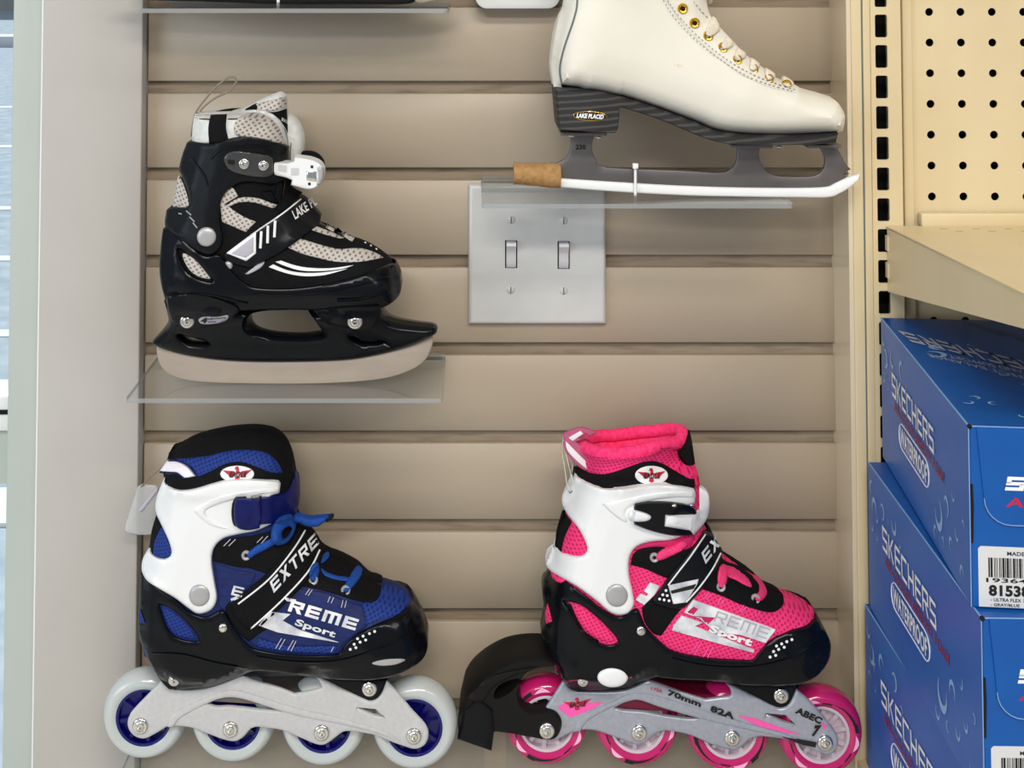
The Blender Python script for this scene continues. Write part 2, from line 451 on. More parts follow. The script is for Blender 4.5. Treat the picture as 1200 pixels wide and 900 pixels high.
def weave(name, col, hole, scale=260, thr=(.22, .34), rot=.7, sq=1.0, rough=.75, bump=.5):
    """knitted sport mesh: a lattice of small dark holes"""
    m = mat(name, col, rough); nt = m.node_tree; b = nt.nodes['Principled BSDF']; tc = nt.nodes.new('ShaderNodeTexCoord')
    sx = nt.nodes.new('ShaderNodeSeparateXYZ'); nt.links.new(tc.outputs['Object'], sx.inputs[0])
    cx = nt.nodes.new('ShaderNodeCombineXYZ'); nt.links.new(sx.outputs[0], cx.inputs[0]); nt.links.new(sx.outputs[2], cx.inputs[1])
    m1 = nt.nodes.new('ShaderNodeMapping'); m1.inputs['Rotation'].default_value = (0, 0, rot*.35); m1.inputs['Scale'].default_value = (1, sq, 1); nt.links.new(cx.outputs[0], m1.inputs[0])
    m2 = nt.nodes.new('ShaderNodeMapping'); m2.inputs['Rotation'].default_value = (0, 0, math.pi/4); nt.links.new(m1.outputs[0], m2.inputs[0])
    v = nt.nodes.new('ShaderNodeTexVoronoi'); v.voronoi_dimensions = '2D'; v.inputs['Scale'].default_value = scale; v.inputs['Randomness'].default_value = .12; nt.links.new(m2.outputs[0], v.inputs['Vector'])
    r = nt.nodes.new('ShaderNodeMapRange'); r.interpolation_type = 'SMOOTHSTEP'; r.inputs[1].default_value = thr[0]; r.inputs[2].default_value = thr[1]; nt.links.new(v.outputs['Distance'], r.inputs[0])
    mx = nt.nodes.new('ShaderNodeMix'); mx.data_type = 'RGBA'; nt.links.new(r.outputs[0], mx.inputs[0]); mx.inputs[6].default_value = (*hole, 1); mx.inputs[7].default_value = (*col, 1)
    nt.links.new(mx.outputs[2], b.inputs['Base Color'])
    bp = nt.nodes.new('ShaderNodeBump'); bp.inputs['Strength'].default_value = bump; bp.inputs['Distance'].default_value = .0006; nt.links.new(r.outputs[0], bp.inputs['Height']); nt.links.new(bp.outputs[0], b.inputs['Normal'])
    return m
def bands(name, c1, c2, scale, rough=.7, axis=2):
    m = mat(name, c1, rough); nt = m.node_tree; b = nt.nodes['Principled BSDF']; tc = nt.nodes.new('ShaderNodeTexCoord')
    mp = nt.nodes.new('ShaderNodeMapping'); mp.inputs['Rotation'].default_value = (0, math.radians(-90 if axis == 2 else 0)+.09, 0); nt.links.new(tc.outputs['Object'], mp.inputs[0])
    wv = nt.nodes.new('ShaderNodeTexWave'); wv.inputs['Scale'].default_value = scale; wv.inputs['Distortion'].default_value = 1.4; wv.inputs['Detail'].default_value = 3; nt.links.new(mp.outputs[0], wv.inputs['Vector'])
    r = nt.nodes.new('ShaderNodeMapRange'); r.inputs[1].default_value = .55; r.inputs[2].default_value = .9; nt.links.new(wv.outputs[0], r.inputs[0])
    mx = nt.nodes.new('ShaderNodeMix'); mx.data_type = 'RGBA'; nt.links.new(r.outputs[0], mx.inputs[0]); mx.inputs[6].default_value = (*c1, 1); mx.inputs[7].default_value = (*c2, 1); nt.links.new(mx.outputs[2], b.inputs['Base Color'])
    return m
M = {}
M['slat'] = grain(mat('slat_laminate', srgb(176, 160, 138), .42), srgb(170, 157, 139), srgb(165, 152, 134), (4, 4, 5), .12, bscale=500, dist=.0003)
M['mdf'] = grain(mat('raw_fibreboard', srgb(140, 122, 100), .85), srgb(142, 128, 110), srgb(112, 98, 82), (25, 25, 200), .3, lo=.5, hi=.8)
M['pillar'] = grain(mat('pillar_paint', srgb(190, 186, 180), .55), srgb(184, 182, 179), srgb(175, 171, 165), (6, 6, 3), .08, bscale=300)
M['frame_paint'] = grain(mat('window_frame_paint', srgb(176, 186, 180), .4), srgb(172, 182, 177), srgb(182, 190, 184), (8, 8, 4), .05)
M['cream'] = grain(mat('cream_powder_coat', srgb(214, 197, 160), .38), srgb(214, 198, 162), srgb(208, 190, 152), (14, 14, 8), .06, bscale=700, dist=.0002)
M['cream_return'] = mat('beige_laminate_return', srgb(214, 200, 172), .16, spec=.7)
M['dark'] = mat('dark_cavity', (.004, .004, .004), .9)
M['bplas'] = mat('black_gloss_plastic', (.003, .004, .006), .20, spec=.22)
M['bsatin'] = grain(mat('black_satin_plastic', (.010, .010, .012), .36, spec=.2), (.004, .005, .007), (.006, .007, .009), (200, 200, 200), .05)
M['bfab'] = grain(mat('black_fabric', (.008, .008, .010), .8, spec=.15), (.003, .003, .004), (.007, .007, .008), (900, 900, 900), .3)
M['bmatte'] = mat('black_rubber', (.005, .005, .005), .5, spec=.25)
M['white'] = mat('white_plastic', srgb(228, 230, 232), .35, sss=.0)
M['whitesoft'] = grain(mat('white_synthetic', srgb(214, 216, 214), .6), srgb(216, 218, 216), srgb(200, 202, 200), (300, 300, 300), .1)
M['print_white'] = mat('white_print', srgb(232, 233, 236), .5)
M['print_silver'] = grain(mat('silver_print', srgb(215, 218, 225), .35), srgb(235, 237, 240), srgb(168, 172, 184), (70, 70, 70), 0)
M['print_grey'] = mat('grey_print', srgb(176, 174, 186), .5)
M['silver'] = mat('silver_cap', srgb(176, 176, 178), .38, metal=.35)
M['chrome'] = mat('polished_steel', (.75, .74, .70), .14, metal=1)
M['goldmetal'] = mat('brass', srgb(226, 186, 70), .2, metal=1)
M['steel'] = grain(mat('skate_blade_steel', srgb(150, 142, 134), .42, metal=.25), srgb(172, 160, 148), srgb(158, 147, 137), (14, 14, 40), .03)
M['darksteel'] = grain(mat('grey_blade_steel', srgb(98, 94, 94), .4, metal=.45), srgb(96, 93, 94), srgb(116, 112, 110), (12, 12, 30), .03)
M['gmesh'] = weave('grey_sport_mesh', srgb(190, 184, 178), srgb(118, 112, 109), 290, (.14, .40), sq=1.15)
M['bluemesh'] = weave('blue_sport_mesh', srgb(5, 48, 132), srgb(3, 20, 76), 330, (.16, .44), rot=1.0, sq=1.2)
M['bluebody'] = grain(mat('blue_textile', srgb(18, 44, 130), .7), srgb(5, 32, 98), srgb(3, 18, 66), (120, 120, 500), .3)
M['pinkmesh'] = weave('pink_sport_mesh', srgb(240, 50, 120), srgb(186, 20, 84), 320, (.16, .42), rot=1.0, sq=1.2)
M['pinkfur'] = grain(mat('pink_plush_lining', srgb(248, 54, 118), .9), srgb(250, 60, 124), srgb(232, 34, 100), (300, 300, 300), .5, dist=.001)
M['pinkdark'] = mat('deep_pink_textile', srgb(190, 24, 92), .6)
M['pinklace'] = grain(mat('pink_lace', srgb(246, 62, 126), .8), srgb(248, 66, 130), srgb(226, 40, 104), (700, 700, 700), .4)
M['bluelace'] = grain(mat('blue_lace', srgb(10, 72, 160), .8), srgb(12, 78, 168), srgb(6, 50, 128), (900, 900, 900), .4)
M['navy'] = mat('navy_plastic', srgb(5, 16, 84), .4, spec=.3)
M['navyhub'] = mat('navy_hub_plastic', srgb(10, 8, 96), .3)
M['tyrewhite'] = mat('milky_urethane', srgb(186, 193, 193), .16, coat=.4, sss=.3)
M['tyrepink'] = mat('pink_urethane', srgb(192, 30, 104), .14, coat=.4, sss=.15)
M['hubwhite'] = mat('frosted_hub', srgb(206, 190, 200), .3)
M['framegrey'] = grain(mat('light_grey_cast_frame', srgb(190, 190, 190), .42), srgb(192, 192, 193), srgb(184, 184, 186), (300, 300, 300), .04)
M['framesilver'] = grain(mat('silver_cast_frame', srgb(166, 170, 182), .34, metal=.3), srgb(168, 172, 184), srgb(156, 160, 172), (300, 300, 300), .04)
M['ldark'] = mat('grey_bracket', srgb(112, 104, 98), .3, metal=.4)
M['crimson'] = mat('crimson_bracket', srgb(104, 10, 46), .35)
M['red'] = mat('red_print', srgb(190, 30, 60), .5)
M['pinkprint'] = mat('pink_print', srgb(240, 90, 170), .45)
M['palepink'] = mat('pale_pink_print', srgb(244, 178, 214), .35)
M['black_print'] = mat('black_print', (.008, .008, .008), .5)
M['leather'] = grain(mat('white_boot_leather', srgb(226, 222, 212), .42, spec=.4), srgb(228, 224, 214), srgb(218, 214, 202), (12, 12, 12), .06, bscale=900, dist=.0003)
M['seam'] = mat('grey_piping', srgb(96, 104, 102), .6)
M['stitch'] = mat('grey_stitch', srgb(128, 124, 122), .8)
M['cream_lace'] = grain(mat('off_white_lace', srgb(226, 218, 204), .8), srgb(230, 222, 208), srgb(208, 198, 182), (800, 800, 800), .3)
M['sole'] = bands('stacked_black_sole', (.014, .013, .014), (.055, .052, .05), 62, .6)
M['cork'] = grain(mat('brown_cardboard_tube', srgb(168, 130, 82), .85), srgb(172, 134, 86), srgb(146, 108, 62), (220, 220, 220), .3)
M['guard'] = mat('white_blade_edge_guard', srgb(232, 234, 236), .35)
M['plate'] = grain(mat('brushed_switch_plate', srgb(198, 199, 198), .32, metal=.1), srgb(202, 203, 202), srgb(184, 186, 186), (10, 10, 14), .05, lo=.45, hi=.8)
M['toggle'] = mat('pale_grey_toggle', srgb(196, 196, 200), .3)
M['cord'] = mat('grey_cord', srgb(132, 118, 108), .6)
M['tape'] = mat('pink_pull_tape', srgb(176, 84, 118), .6)
M['tapewhite'] = mat('white_pull_tape', srgb(226, 222, 230), .6)
M['boxblue'] = grain(mat('printed_blue_card', srgb(8, 74, 144), .36), srgb(8, 88, 166), srgb(14, 66, 144), (5, 5, 9), .05, lo=.4, hi=.68, bscale=60, dist=.001)
M['boxside'] = grain(mat('printed_blue_card_side', srgb(34, 78, 140), .36), srgb(52, 104, 176), srgb(26, 86, 168), (5, 5, 9), .05, lo=.4, hi=.68, bscale=60, dist=.001)
M['droplet'] = mat('pale_blue_droplet_print', srgb(142, 176, 214), .4)
M['edgewear'] = mat('scuffed_card_edge', srgb(120, 158, 205), .7)
M['redprint2'] = mat('dull_red_print', srgb(140, 56, 90), .5)
M['label'] = mat('white_paper_label', srgb(206, 207, 210), .6)
M['asphalt'] = grain(mat('asphalt', (.25, .28, .33), .9), (.36, .44, .54), (.52, .60, .70), (9, 9, 9), .2)
M['roadwhite'] = mat('road_line_paint', (.85, .86, .88), .8)
M['floor'] = grain(mat('vinyl_floor', (.42, .39, .35), .4), (.44, .41, .37), (.36, .33, .30), (2, 2, 2), .0)
M['ceil'] = mat('ceiling_white', (.7, .69, .66), .8)
def acrylic(name, col, fac, rough=.02):
    m = bpy.data.materials.new(name); m.use_nodes = True; nt = m.node_tree; nt.nodes.clear()
    o = nt.nodes.new('ShaderNodeOutputMaterial'); g = nt.nodes.new('ShaderNodeBsdfGlossy'); g.inputs['Roughness'].default_value = rough
    t = nt.nodes.new('ShaderNodeBsdfTransparent'); t.inputs[0].default_value = (*col, 1)
    d = nt.nodes.new('ShaderNodeBsdfDiffuse'); d.inputs[0].default_value = (.75, .77, .78, 1)
    fr = nt.nodes.new('ShaderNodeFresnel'); fr.inputs[0].default_value = 1.49
    m1 = nt.nodes.new('ShaderNodeMixShader'); m1.inputs[0].default_value = fac; nt.links.new(t.outputs[0], m1.inputs[1]); nt.links.new(d.outputs[0], m1.inputs[2])
    m2 = nt.nodes.new('ShaderNodeMixShader'); ge = nt.nodes.new('ShaderNodeNewGeometry'); mu = nt.nodes.new('ShaderNodeMath'); mu.operation = 'MULTIPLY_ADD'; mu.inputs[1].default_value = -1; mu.inputs[2].default_value = 1
    nt.links.new(ge.outputs['Backfacing'], mu.inputs[0]); m3 = nt.nodes.new('ShaderNodeMath'); m3.operation = 'MULTIPLY'; nt.links.new(mu.outputs[0], m3.inputs[0]); nt.links.new(fr.outputs[0], m3.inputs[1])
    nt.links.new(m3.outputs[0], m2.inputs[0]); nt.links.new(m1.outputs[0], m2.inputs[1]); nt.links.new(g.outputs[0], m2.inputs[2])
    nt.links.new(m2.outputs[0], o.inputs[0]); return m
M['acrylic'] = acrylic('clear_acrylic', (.93, .94, .94), .05)
M['acrylic_edge'] = acrylic('acrylic_cut_edge', (.45, .48, .52), .30, .1)
M['pane'] = acrylic('window_pane_glass', (.93, .97, .97), .01)
M['smoke'] = acrylic('smoked_plastic', (.22, .20, .18), .06, .1)
M['tagplastic'] = acrylic('frosted_tag_plastic', (.72, .72, .70), .45, .2)
# ================================================================== the setting
def at_z(px, py, z):
    dr = (P(px, py, 0)-CAM).normalized(); return CAM+dr*((z-CZ)/dr.z)
def quad_prism(name, x0, x1, y0, y1, z0, z1, m, parent=None, bev=0): return box(name, (x0, y0, z0), (x1, y1, z1), m, parent, bev)
XL, XR = P(169.5, 430, 0).x, P(977, 300, 0).x
z94, z713 = P(600, 95, 0).z, P(600, 713.5, 0).z
PITCH = (z94-z713)/6; GR = .0108
wall = struct(box('wall_back', (XL-.001, .0062, 0), (XR+.003, .10, 3.2), M['mdf']))
struct(box('wall_right', (XR+.0045, .0062, 0), (3.0, .10, 3.2), M['pillar']))
wall['_o'] = (0, 0, 0)
slat_me = None
for k in range(-9, 20):
    zt = z94-k*PITCH            # top of groove k; the board above it stands on this line
    z0, z1 = zt, zt+PITCH-GR
    b = box('slat', (XL, 0.0, z0), (XR+.003, .0061, z1), M['slat'], wall, bev=.0007, seg=1)
zhi = z94+10*PITCH
box('upper_panel', (XL, -.0, zhi), (XR+.003, .0061, 3.2), M['slat'], wall)
struct(box('floor', (-3.4, -5.5, -.05), (3.2, .1, 0), M['floor']))
struct(box('ceiling', (-3.4, -5.5, 3.2), (3.2, .1, 3.28), M['ceil']))
# pillar and window on the left
XP = P(166.5, 430, .014).x; XP0 = P(44.5, 430, .014).x; XF0 = P(9, 450, .008).x
struct(box('wall_left', (XP0, -.014, 0), (XL-.0012, .12, 3.2), M['pillar'], bev=.0012))
win = bpy.data.objects.new('window_1', None); COL.objects.link(win); struct(win); win['_o'] = (0, 0, 0)
box('window_frame', (XF0, -.008, 0), (XP0-.0012, .10, 3.2), M['frame_paint'], win, bev=.0012)
box('caulk_bead', (XP0-.0014, -.0125, 0), (XP0+.0002, 0, 3.2), M['white'], win, bev=.0003)
box('window_frame', (-2.3, -.008, 0), (-2.22, .10, 3.2), M['frame_paint'], win, bev=.0012)
zz = [P(5, y, -.03).z for y in (464, 480, 485, 506, 570)]
box('rail', (-2.22, .03, zz[3]), (XF0, .075, zz[0]), M['white'], win, bev=.002)
box('gasket', (-2.22, .0285, zz[2]), (XF0, .032, zz[1]), M['bmatte'], win)
box('kick_panel', (-2.22, .036, zz[4]), (XF0-.002, .07, zz[3]), M['frame_paint'], win)
box('pane', (-2.22, .05, zz[0]), (XF0, .056, 3.2), M['pane'], win)
box('pane', (-2.22, .05, 0), (XF0, .056, zz[4]), M['pane'], win)
struct(box('wall_side', (-3.4, -.01, 0), (-2.3, .1, 3.2), M['pillar']))
gr = struct(box('ground', (-14, .12, -.06), (4, 40, -.01), M['asphalt'])); gr['_o'] = (0, 0, 0)
for yc, wd in ((6.3, .10), (5.1, .10), (8.6, .12), (3.9, .09), (11.0, .14)):
    ln = box('road_line', (-14, yc, -.01), (0, yc+wd, -.006), M['roadwhite'], gr)
box('kerb', (-14, 18.5, -.01), (4, 19.1, .15), M['roadwhite'], gr)
far = tag(box('building', (-30, 30, -.05), (8, 34, 5), M['pillar']), 'pale building wall far outside the window at left', 'building')
box('kerb', (-14, 2.28, -.01), (0, 2.5, .0), M['roadwhite'], gr)
# return panel between slats and the shop fitting on the right
struct(box('trim_1', (XR, -.0445, 0), (XR+.0035, .0061, 3.2), M['cream_return']))
# ------------------------------------------------------------------ slotted upright and pegboard
def holed_plate(name, x0, x1, z0, z1, holes, y, th, m, parent, inner=None):
    loop = np.array([(x0, z0), (x1, z0), (x1, z1), (x0, z1)])
    V2, T, bd, _ = triangulate(loop, holes, 10.0)
    n = len(V2); V = [(a, y, b) for a, b in V2]+[(a, y+th, b) for a, b in V2]
    Fc = [tuple(int(i) for i in t) for t in T]+[tuple(int(i)+n for i in t[::-1]) for t in T]
    for a, b in bd: Fc.append((int(b), int(a), int(a)+n, int(b)+n))
    return mesh_obj(name, V, Fc, m, parent, smooth=False)
def rrect(x0, x1, z0, z1, r, k=3):
    out = []
    for cx, cz, a0 in ((x1-r, z1-r, 0), (x0+r, z1-r, 90), (x0+r, z0+r, 180), (x1-r, z0+r, 270)):
        for i in range(k+1):
            a = math.radians(a0+90*i/k); out.append((cx+r*math.cos(a), cz+r*math.sin(a)))
    return np.array(out)
UD = .045
zs = P(1035, 62-36*2, UD+.002).z; IN = (P(1035, 26.5, UD+.002).z-P(1035, 350.5, UD+.002).z)/9
up = thing('slotted_upright', 'tall cream metal upright with a column of black slots beside the slat wall', 'shelf upright', (.34, -UD, .2))
XU0 = XR+.0036; XU1 = P(1021.5, 250, UD).x; XU2 = P(1058.5, 250, UD+.002).x
box('side_flange', (XU0, -UD, .2), (XU1, .0060, 3.0), M['cream'], up, bev=.0016, seg=3)
box('flange_ridge', (P(1013.5, 250, UD).x, -UD-.0012, .2), (XU1+.0004, -UD+.002, 3.0), M['cream'], up, bev=.0005)
box('seam', (P(1011.8, 250, UD).x, -UD-.0004, .2), (P(1013.3, 250, UD).x, -UD+.002, 3.0), M['seam'], up)
hx0, hx1 = P(1028.3, 250, UD+.002).x, P(1042.7, 250, UD+.002).x
hh = []
zc0 = P(1035, 30.5+0, UD+.002).z
for k in range(-8, 40):
    zc = zc0-k*IN; hh.append(rrect(hx0, hx1, zc-IN*.375, zc+IN*.375, .0016))
holed_plate('slotted_face', XU1+.0004, XU2, zc0-40.5*IN, zc0+8.5*IN, hh, -UD-.002, .0022, M['cream'], up)
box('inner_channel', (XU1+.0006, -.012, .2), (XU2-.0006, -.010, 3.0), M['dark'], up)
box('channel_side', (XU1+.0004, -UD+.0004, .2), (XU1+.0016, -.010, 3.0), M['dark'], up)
box('channel_side', (XU2-.0016, -UD+.0004, .2), (XU2, -.010, 3.0), M['cream'], up)
peg = thing('pegboard_panel', 'cream perforated metal back panel above the metal shelf', 'pegboard', (.6, -.03, .6))
XG0 = P(1060.6, 250, .040).x; XG1 = P(1070.5, 120, .040).x
box('panel_edge', (XG0, -.040, .4), (XG1, -.012, 2.4), M['cream'], peg, bev=.0012)
PD = .036
px0 = P(1090.5, 120, PD).x; dx = (P(1164.2, 120, PD).x-px0)/2
pz0 = P(1091, 14, PD).z; dz = (pz0-P(1091, 230.3, PD).z)/6
hh = []
for i in range(18):
    for j in range(-8, 24):
        cx, cz = px0+i*dx, pz0-j*dz; r = .0034
        hh.append(np.array([(cx+r*math.cos(a*math.pi/7), cz+r*math.sin(a*math.pi/7)) for a in range(14)]))
holed_plate('perforated_sheet', XG1+.0002, px0+17.6*dx, pz0-23.5*dz, pz0+8.5*dz, hh, -PD, .0012, M['cream'], peg)
box('backing', (XG1, -.013, .4), (px0+17.6*dx, -.012, 2.4), M['dark'], peg)
# ------------------------------------------------------------------ metal shelf
XS = P(1041, 300, .05).x
ms = thing('metal_shelf', 'cream metal shelf with tapered bracket above the blue shoe boxes', 'shelf', (XS, -.05, 1.25))
zb1 = P(1044, 267, .05).z; zb0 = P(1041, 343, .05).z
def front_pt(px, py):   # a point of the bracket's outer face (x = XS)
    dr = (P(px, py, 0)-CAM).normalized(); return CAM+dr*(XS/dr.x)
f1 = front_pt(1200, 345.5); f0 = front_pt(1200, 385.5)
def ext(z0, f, y1): t = (y1+.05)/(f.y+.05); return z0+(f.z-z0)*t
yF = -.36; t1, t0 = ext(zb1, f1, yF), ext(zb0, f0, yF)
bx = [(XS, -.0475, zb1-.001), (XS, -.0475, zb0), (XS, yF, t0), (XS, yF, t1)]
V = [Vector(q) for q in bx]+[Vector(q)+Vector((.0022, 0, 0)) for q in bx]
mesh_obj('bracket', V, [(3, 2, 1, 0), (4, 5, 6, 7), (0, 1, 5, 4), (1, 2, 6, 5), (2, 3, 7, 6), (3, 0, 4, 7)], M['cream'], ms, smooth=False)
def sheet(name, y0, y1, z_off, th, x0, x1, m):
    za, zb_ = ext(zb1, f1, y0)+z_off, ext(zb1, f1, y1)+z_off
    V = [Vector((x, y, z+o)) for o in (0, -th) for (x, y, z) in ((x0, y0, za), (x1, y0, za), (x1, y1, zb_), (x0, y1, zb_))]
    return mesh_obj(name, V, [(3, 2, 1, 0), (4, 5, 6, 7), (0, 1, 5, 4), (1, 2, 6, 5), (2, 3, 7, 6), (3, 0, 4, 7)], m, ms, smooth=False)
sheet('shelf_tray', -.0475, yF, .0012, .0012, XS-.0006, XS+.60, M['cream'])
G = []
for j, yy in enumerate((-.062, -.074)):
    for i in range(8):
        x = XS+.038+i*.0262+(.008 if j else 0); z = ext(zb1, f1, yy)+.0013
        G.append(([Vector((x, yy, z)), Vector((x+.006, yy, z)), Vector((x+.006, yy-.0035, z)), Vector((x, yy-.0035, z))], [(3, 2, 1, 0)]))
V, Fc = join_geo(G); o = mesh_obj('slot', V, Fc, M['mdf'], ms, smooth=False); o['kind'] = 'stuff'
XB = P(1079, 258, .045).x; box('back_lip', (XB, -.0475, zb1), (XS+.60, -.0385, P(1100, 250, .045).z), M['cream'], ms, bev=.0008)
box('hook', (XS-.0012, -.0515, zb0+.012), (XS+.001, -.046, zb0+.024), M['cream'], ms)
box('hook', (XS-.0012, -.0515, zb0+.034), (XS+.001, -.046, zb0+.046), M['cream'], ms)
G = [lathe_geo(P(1043.5, 296, .054)+Vector((.001, 0, 0)), [(.0, -.0009), (.0016, -.0009), (.0016, 0)], 12, 'x')]
V, Fc = join_geo(G); mesh_obj('rivet_hole', V, Fc, M['dark'], ms)
# ------------------------------------------------------------------ shoe boxes
def shoe_box(fl, bl, bottom_py, d, label, first):
    A = P(fl[0], fl[1], d); B = at_z(bl[0], bl[1], A.z)
    al = (B-A); al.z = 0; Lb = al.length; al.normalize(); rt = Vector((al.y, -al.x, 0)); H = A.z-bottom_py
    Wd = .19
    root = thing('shoe_box', label, 'box', (A.x, A.y, A.z-H), 'stacked blue shoe boxes')
    T3 = Thing3(root, d)
    def Q(l, r, h): return A+al*(l*Lb)+rt*r+Vector((0, 0, h-H))       # l: 0 front..1 back, r metres to the right, h metres up
    e = .0008
    cr = [Q(l, r, h) for h in (0.0004, H) for l, r in ((0, 0), (0, Wd), (1, Wd), (1, 0))]
    bm = bmesh.new(); vs = [bm.verts.new(c) for c in cr]
    for f in ((3, 2, 1, 0), (4, 5, 6, 7), (0, 1, 5, 4), (1, 2, 6, 5), (2, 3, 7, 6), (3, 0, 4, 7)): bm.faces.new([vs[i] for i in f])
    bmesh.ops.recalc_face_normals(bm, faces=bm.faces[:]); bmesh.ops.bevel(bm, geom=bm.edges[:], offset=.0009, segments=2, affect='EDGES')
    bm.verts.index_update(); V = [v.co.copy() for v in bm.verts]; Fc = [[v.index for v in f.verts] for f in bm.faces]
    mi = [1 if abs(f.normal.dot(rt)) > .8 else 0 for f in bm.faces]; bm.free()
    mesh_obj('carton', V, Fc, None, root, mats=[M['boxblue'], M['boxside']], mi=mi); T3.add(V, Fc)
    def pr(l, r, h): q = Q(l, r, h); return proj(q.x, q.y, q.z)
    # front: lid tab with rounded lower corners, slit, label
    def panel(nm, pts, m, th, ax='f'):
        nrm = -al if ax == 'f' else (-rt if ax == 's' else Vector((0, 0, 1)))
        n = len(pts); V = [q+nrm*th for q in pts]+[q-nrm*.0003 for q in pts]
        Fc = [tuple(range(n))]+[(i, (i+1) % n, (i+1) % n+n, i+n) for i in range(n)]
        return mesh_obj(nm, V, Fc, m, root, smooth=False)
    def arc(cr_, ch, r, a0, a1, k=6): return [Q(0, cr_+r*math.cos(math.radians(a0+(a1-a0)*i/k)), ch+r*math.sin(math.radians(a0+(a1-a0)*i/k))) for i in range(k+1)]
    hb = H-.060; tab = [Q(0, .0045, H-.0002)]+arc(.0245, hb+.016, .016, 180, 270)+arc(Wd-.0245, hb+.016, .016, 270, 360)+[Q(0, Wd-.0045, H-.0002)]
    panel('lid_tab', tab, M['boxblue'], .0012)
    tb = tube_geo([q-al*.0012 for q in tab[1:]], .00035, 5)
    mesh_obj('scuffed_edge', tb[0], tb[1], M['edgewear'], root)
    ed = join_geo([tube_geo([Q(0.002, .0002, H-.0002), Q(.5, .0002, H-.0001), Q(.998, .0002, H-.0002)], .0006, 5), tube_geo([Q(0, .0, H-.0002), Q(0, Wd, H-.0002)], .0005, 5), tube_geo([Q(0, 0, H), Q(0, 0, .001)], .0004, 5)])
    mesh_obj('scuffed_edge', ed[0], ed[1], M['edgewear'], root)
    sl = tube_geo([Q(0, .0012, H-.036), Q(0, .0016, H-.05), Q(0, .001, H-.072)], .0008, 6); mesh_obj('slit', sl[0], sl[1], M['dark'], root)
    cn = lathe_geo(Q(0, 0.0006, H-.0004), [(0, .001), (.0014, .0008), (.0014, -.001)], 10); mesh_obj('corner_gap', cn[0], cn[1], M['dark'], root)
    lab = [Q(0, r, h) for r, h in ((.0045, .0015), (.080, .0015), (.080, .0385), (.006, .0385), (.0045, .037))]
    panel('paper_label', lab, M['label'], .0004)
    nx = -al
    def wtext(nm, s, l0, r0, h0, du, dv, wid, hgt, m, off=.0006, bold=.02, ax='f'):
        """text in the plane of a face: starts at (l0,r0,h0); du, dv are unit 3D directions"""
        V2, T = glyphs(s, bold); u = (V2[:, 0]-V2[:, 0].min())/(V2[:, 0].max()-V2[:, 0].min())*wid; v = V2[:, 1]/.72*hgt
        nrm = nx if ax == 'f' else (-rt if ax == 's' else Vector((0, 0, 1)))
        o = Q(l0, r0, h0)+nrm*off
        return mesh_obj(nm, [o+du*float(a)+dv*float(b) for a, b in zip(u, v)], [tuple(int(i) for i in t) for t in T], m, root, smooth=False)
    Z = Vector((0, 0, 1)); du = rt; it = (Z+rt*.22)
    wtext('lettering', '#SKECHERS', 0, .021, H-.0385, du, it, .108, .0085, M['print_white'], off=.0014, bold=.24)
    wtext('lettering', 'Air-Cooled', 0, .0215, H-.0485, du, it, .07, .0058, M['red'], off=.0014)
    wtext('lettering', 'MADE IN VIETNAM', 0, .022, .0335, du, Z, .034, .0024, M['black_print'])
    wtext('lettering', '193642655', 0, .009, .0168, du, Z, .046, .0026, M['black_print'])
    wtext('lettering', '81538L/GYBL', 0, .0105, .0088, du, Z, .056, .0062, M['black_print'], bold=.045)
    wtext('lettering', '- ULTRA FLEX', 0, .0115, .0052, du, Z, .0185, .0020, M['black_print'])
    wtext('lettering', 'RAINY', 0, .0315, .0052, du, Z, .013, .0026, M['black_print'], bold=.04)
    wtext('lettering', '- GRAY/BLUE', 0, .0115, .0022, du, Z, .0175, .0018, M['black_print'])
    G = []; x = .0105; rnd = random.Random(7)
    while x < .068:
        w_ = rnd.choice((.0004, .0005, .0009, .0013)); a, b = Q(0, x, .0198)-al*.0006, Q(0, x+w_, .0318)-al*.0006
        G.append(([Q(0, x, .0198)-al*.0006, Q(0, x+w_, .0198)-al*.0006, Q(0, x+w_, .0318)-al*.0006, Q(0, x, .0318)-al*.0006], [(0, 1, 2, 3)])); x += w_+rnd.choice((.0004, .0006, .0009))
    V, Fc = join_geo(G); mesh_obj('barcode', V, Fc, M['black_print'], root, smooth=False)
    # side lettering, running from the back to the front
    fw = -al; st = lambda k: (Z+fw*k)
    wtext('lettering', '#SKECHERS', .835, 0, H*.565, fw, Z-fw*.06, Lb*.50, .0175, M['print_white'], off=.0007, bold=.15, ax='s')
    wtext('lettering', 'AIR-COOLED MEMORY FOAM', .82, 0, H*.475, fw, Z, Lb*.58, .0075, M['redprint2'], off=.0005, ax='s')
    wtext('lettering', 'WATERPROOF', .735, 0, H*.318, fw, Z, Lb*.315, .0125, M['print_white'], off=.0005, bold=.03, ax='s')
    ring = []; l1, l0, h0, h1 = .755, .40, H*.285, H*.455; hc = (h0+h1)/2; rr = (h1-h0)/2; rl = rr/Lb
    for i in range(9): a = math.radians(90+180*i/8); ring.append(Q(l1-rl-rl*math.cos(a)*0+(-math.cos(a))*rl*1.0-0, 0, hc+rr*math.sin(a)))
    for i in range(9): a = math.radians(-90+180*i/8); ring.append(Q(l0+rl-math.cos(a)*rl, 0, hc+rr*math.sin(a)))
    tb = tube_geo([q-rt*.0002 for q in ring], .0005, 5, closed=True); mesh_obj('printed_outline', tb[0], tb[1], M['print_white'], root)
    # droplet prints on side and top
    rnd = random.Random(int(fl[1])); G = []
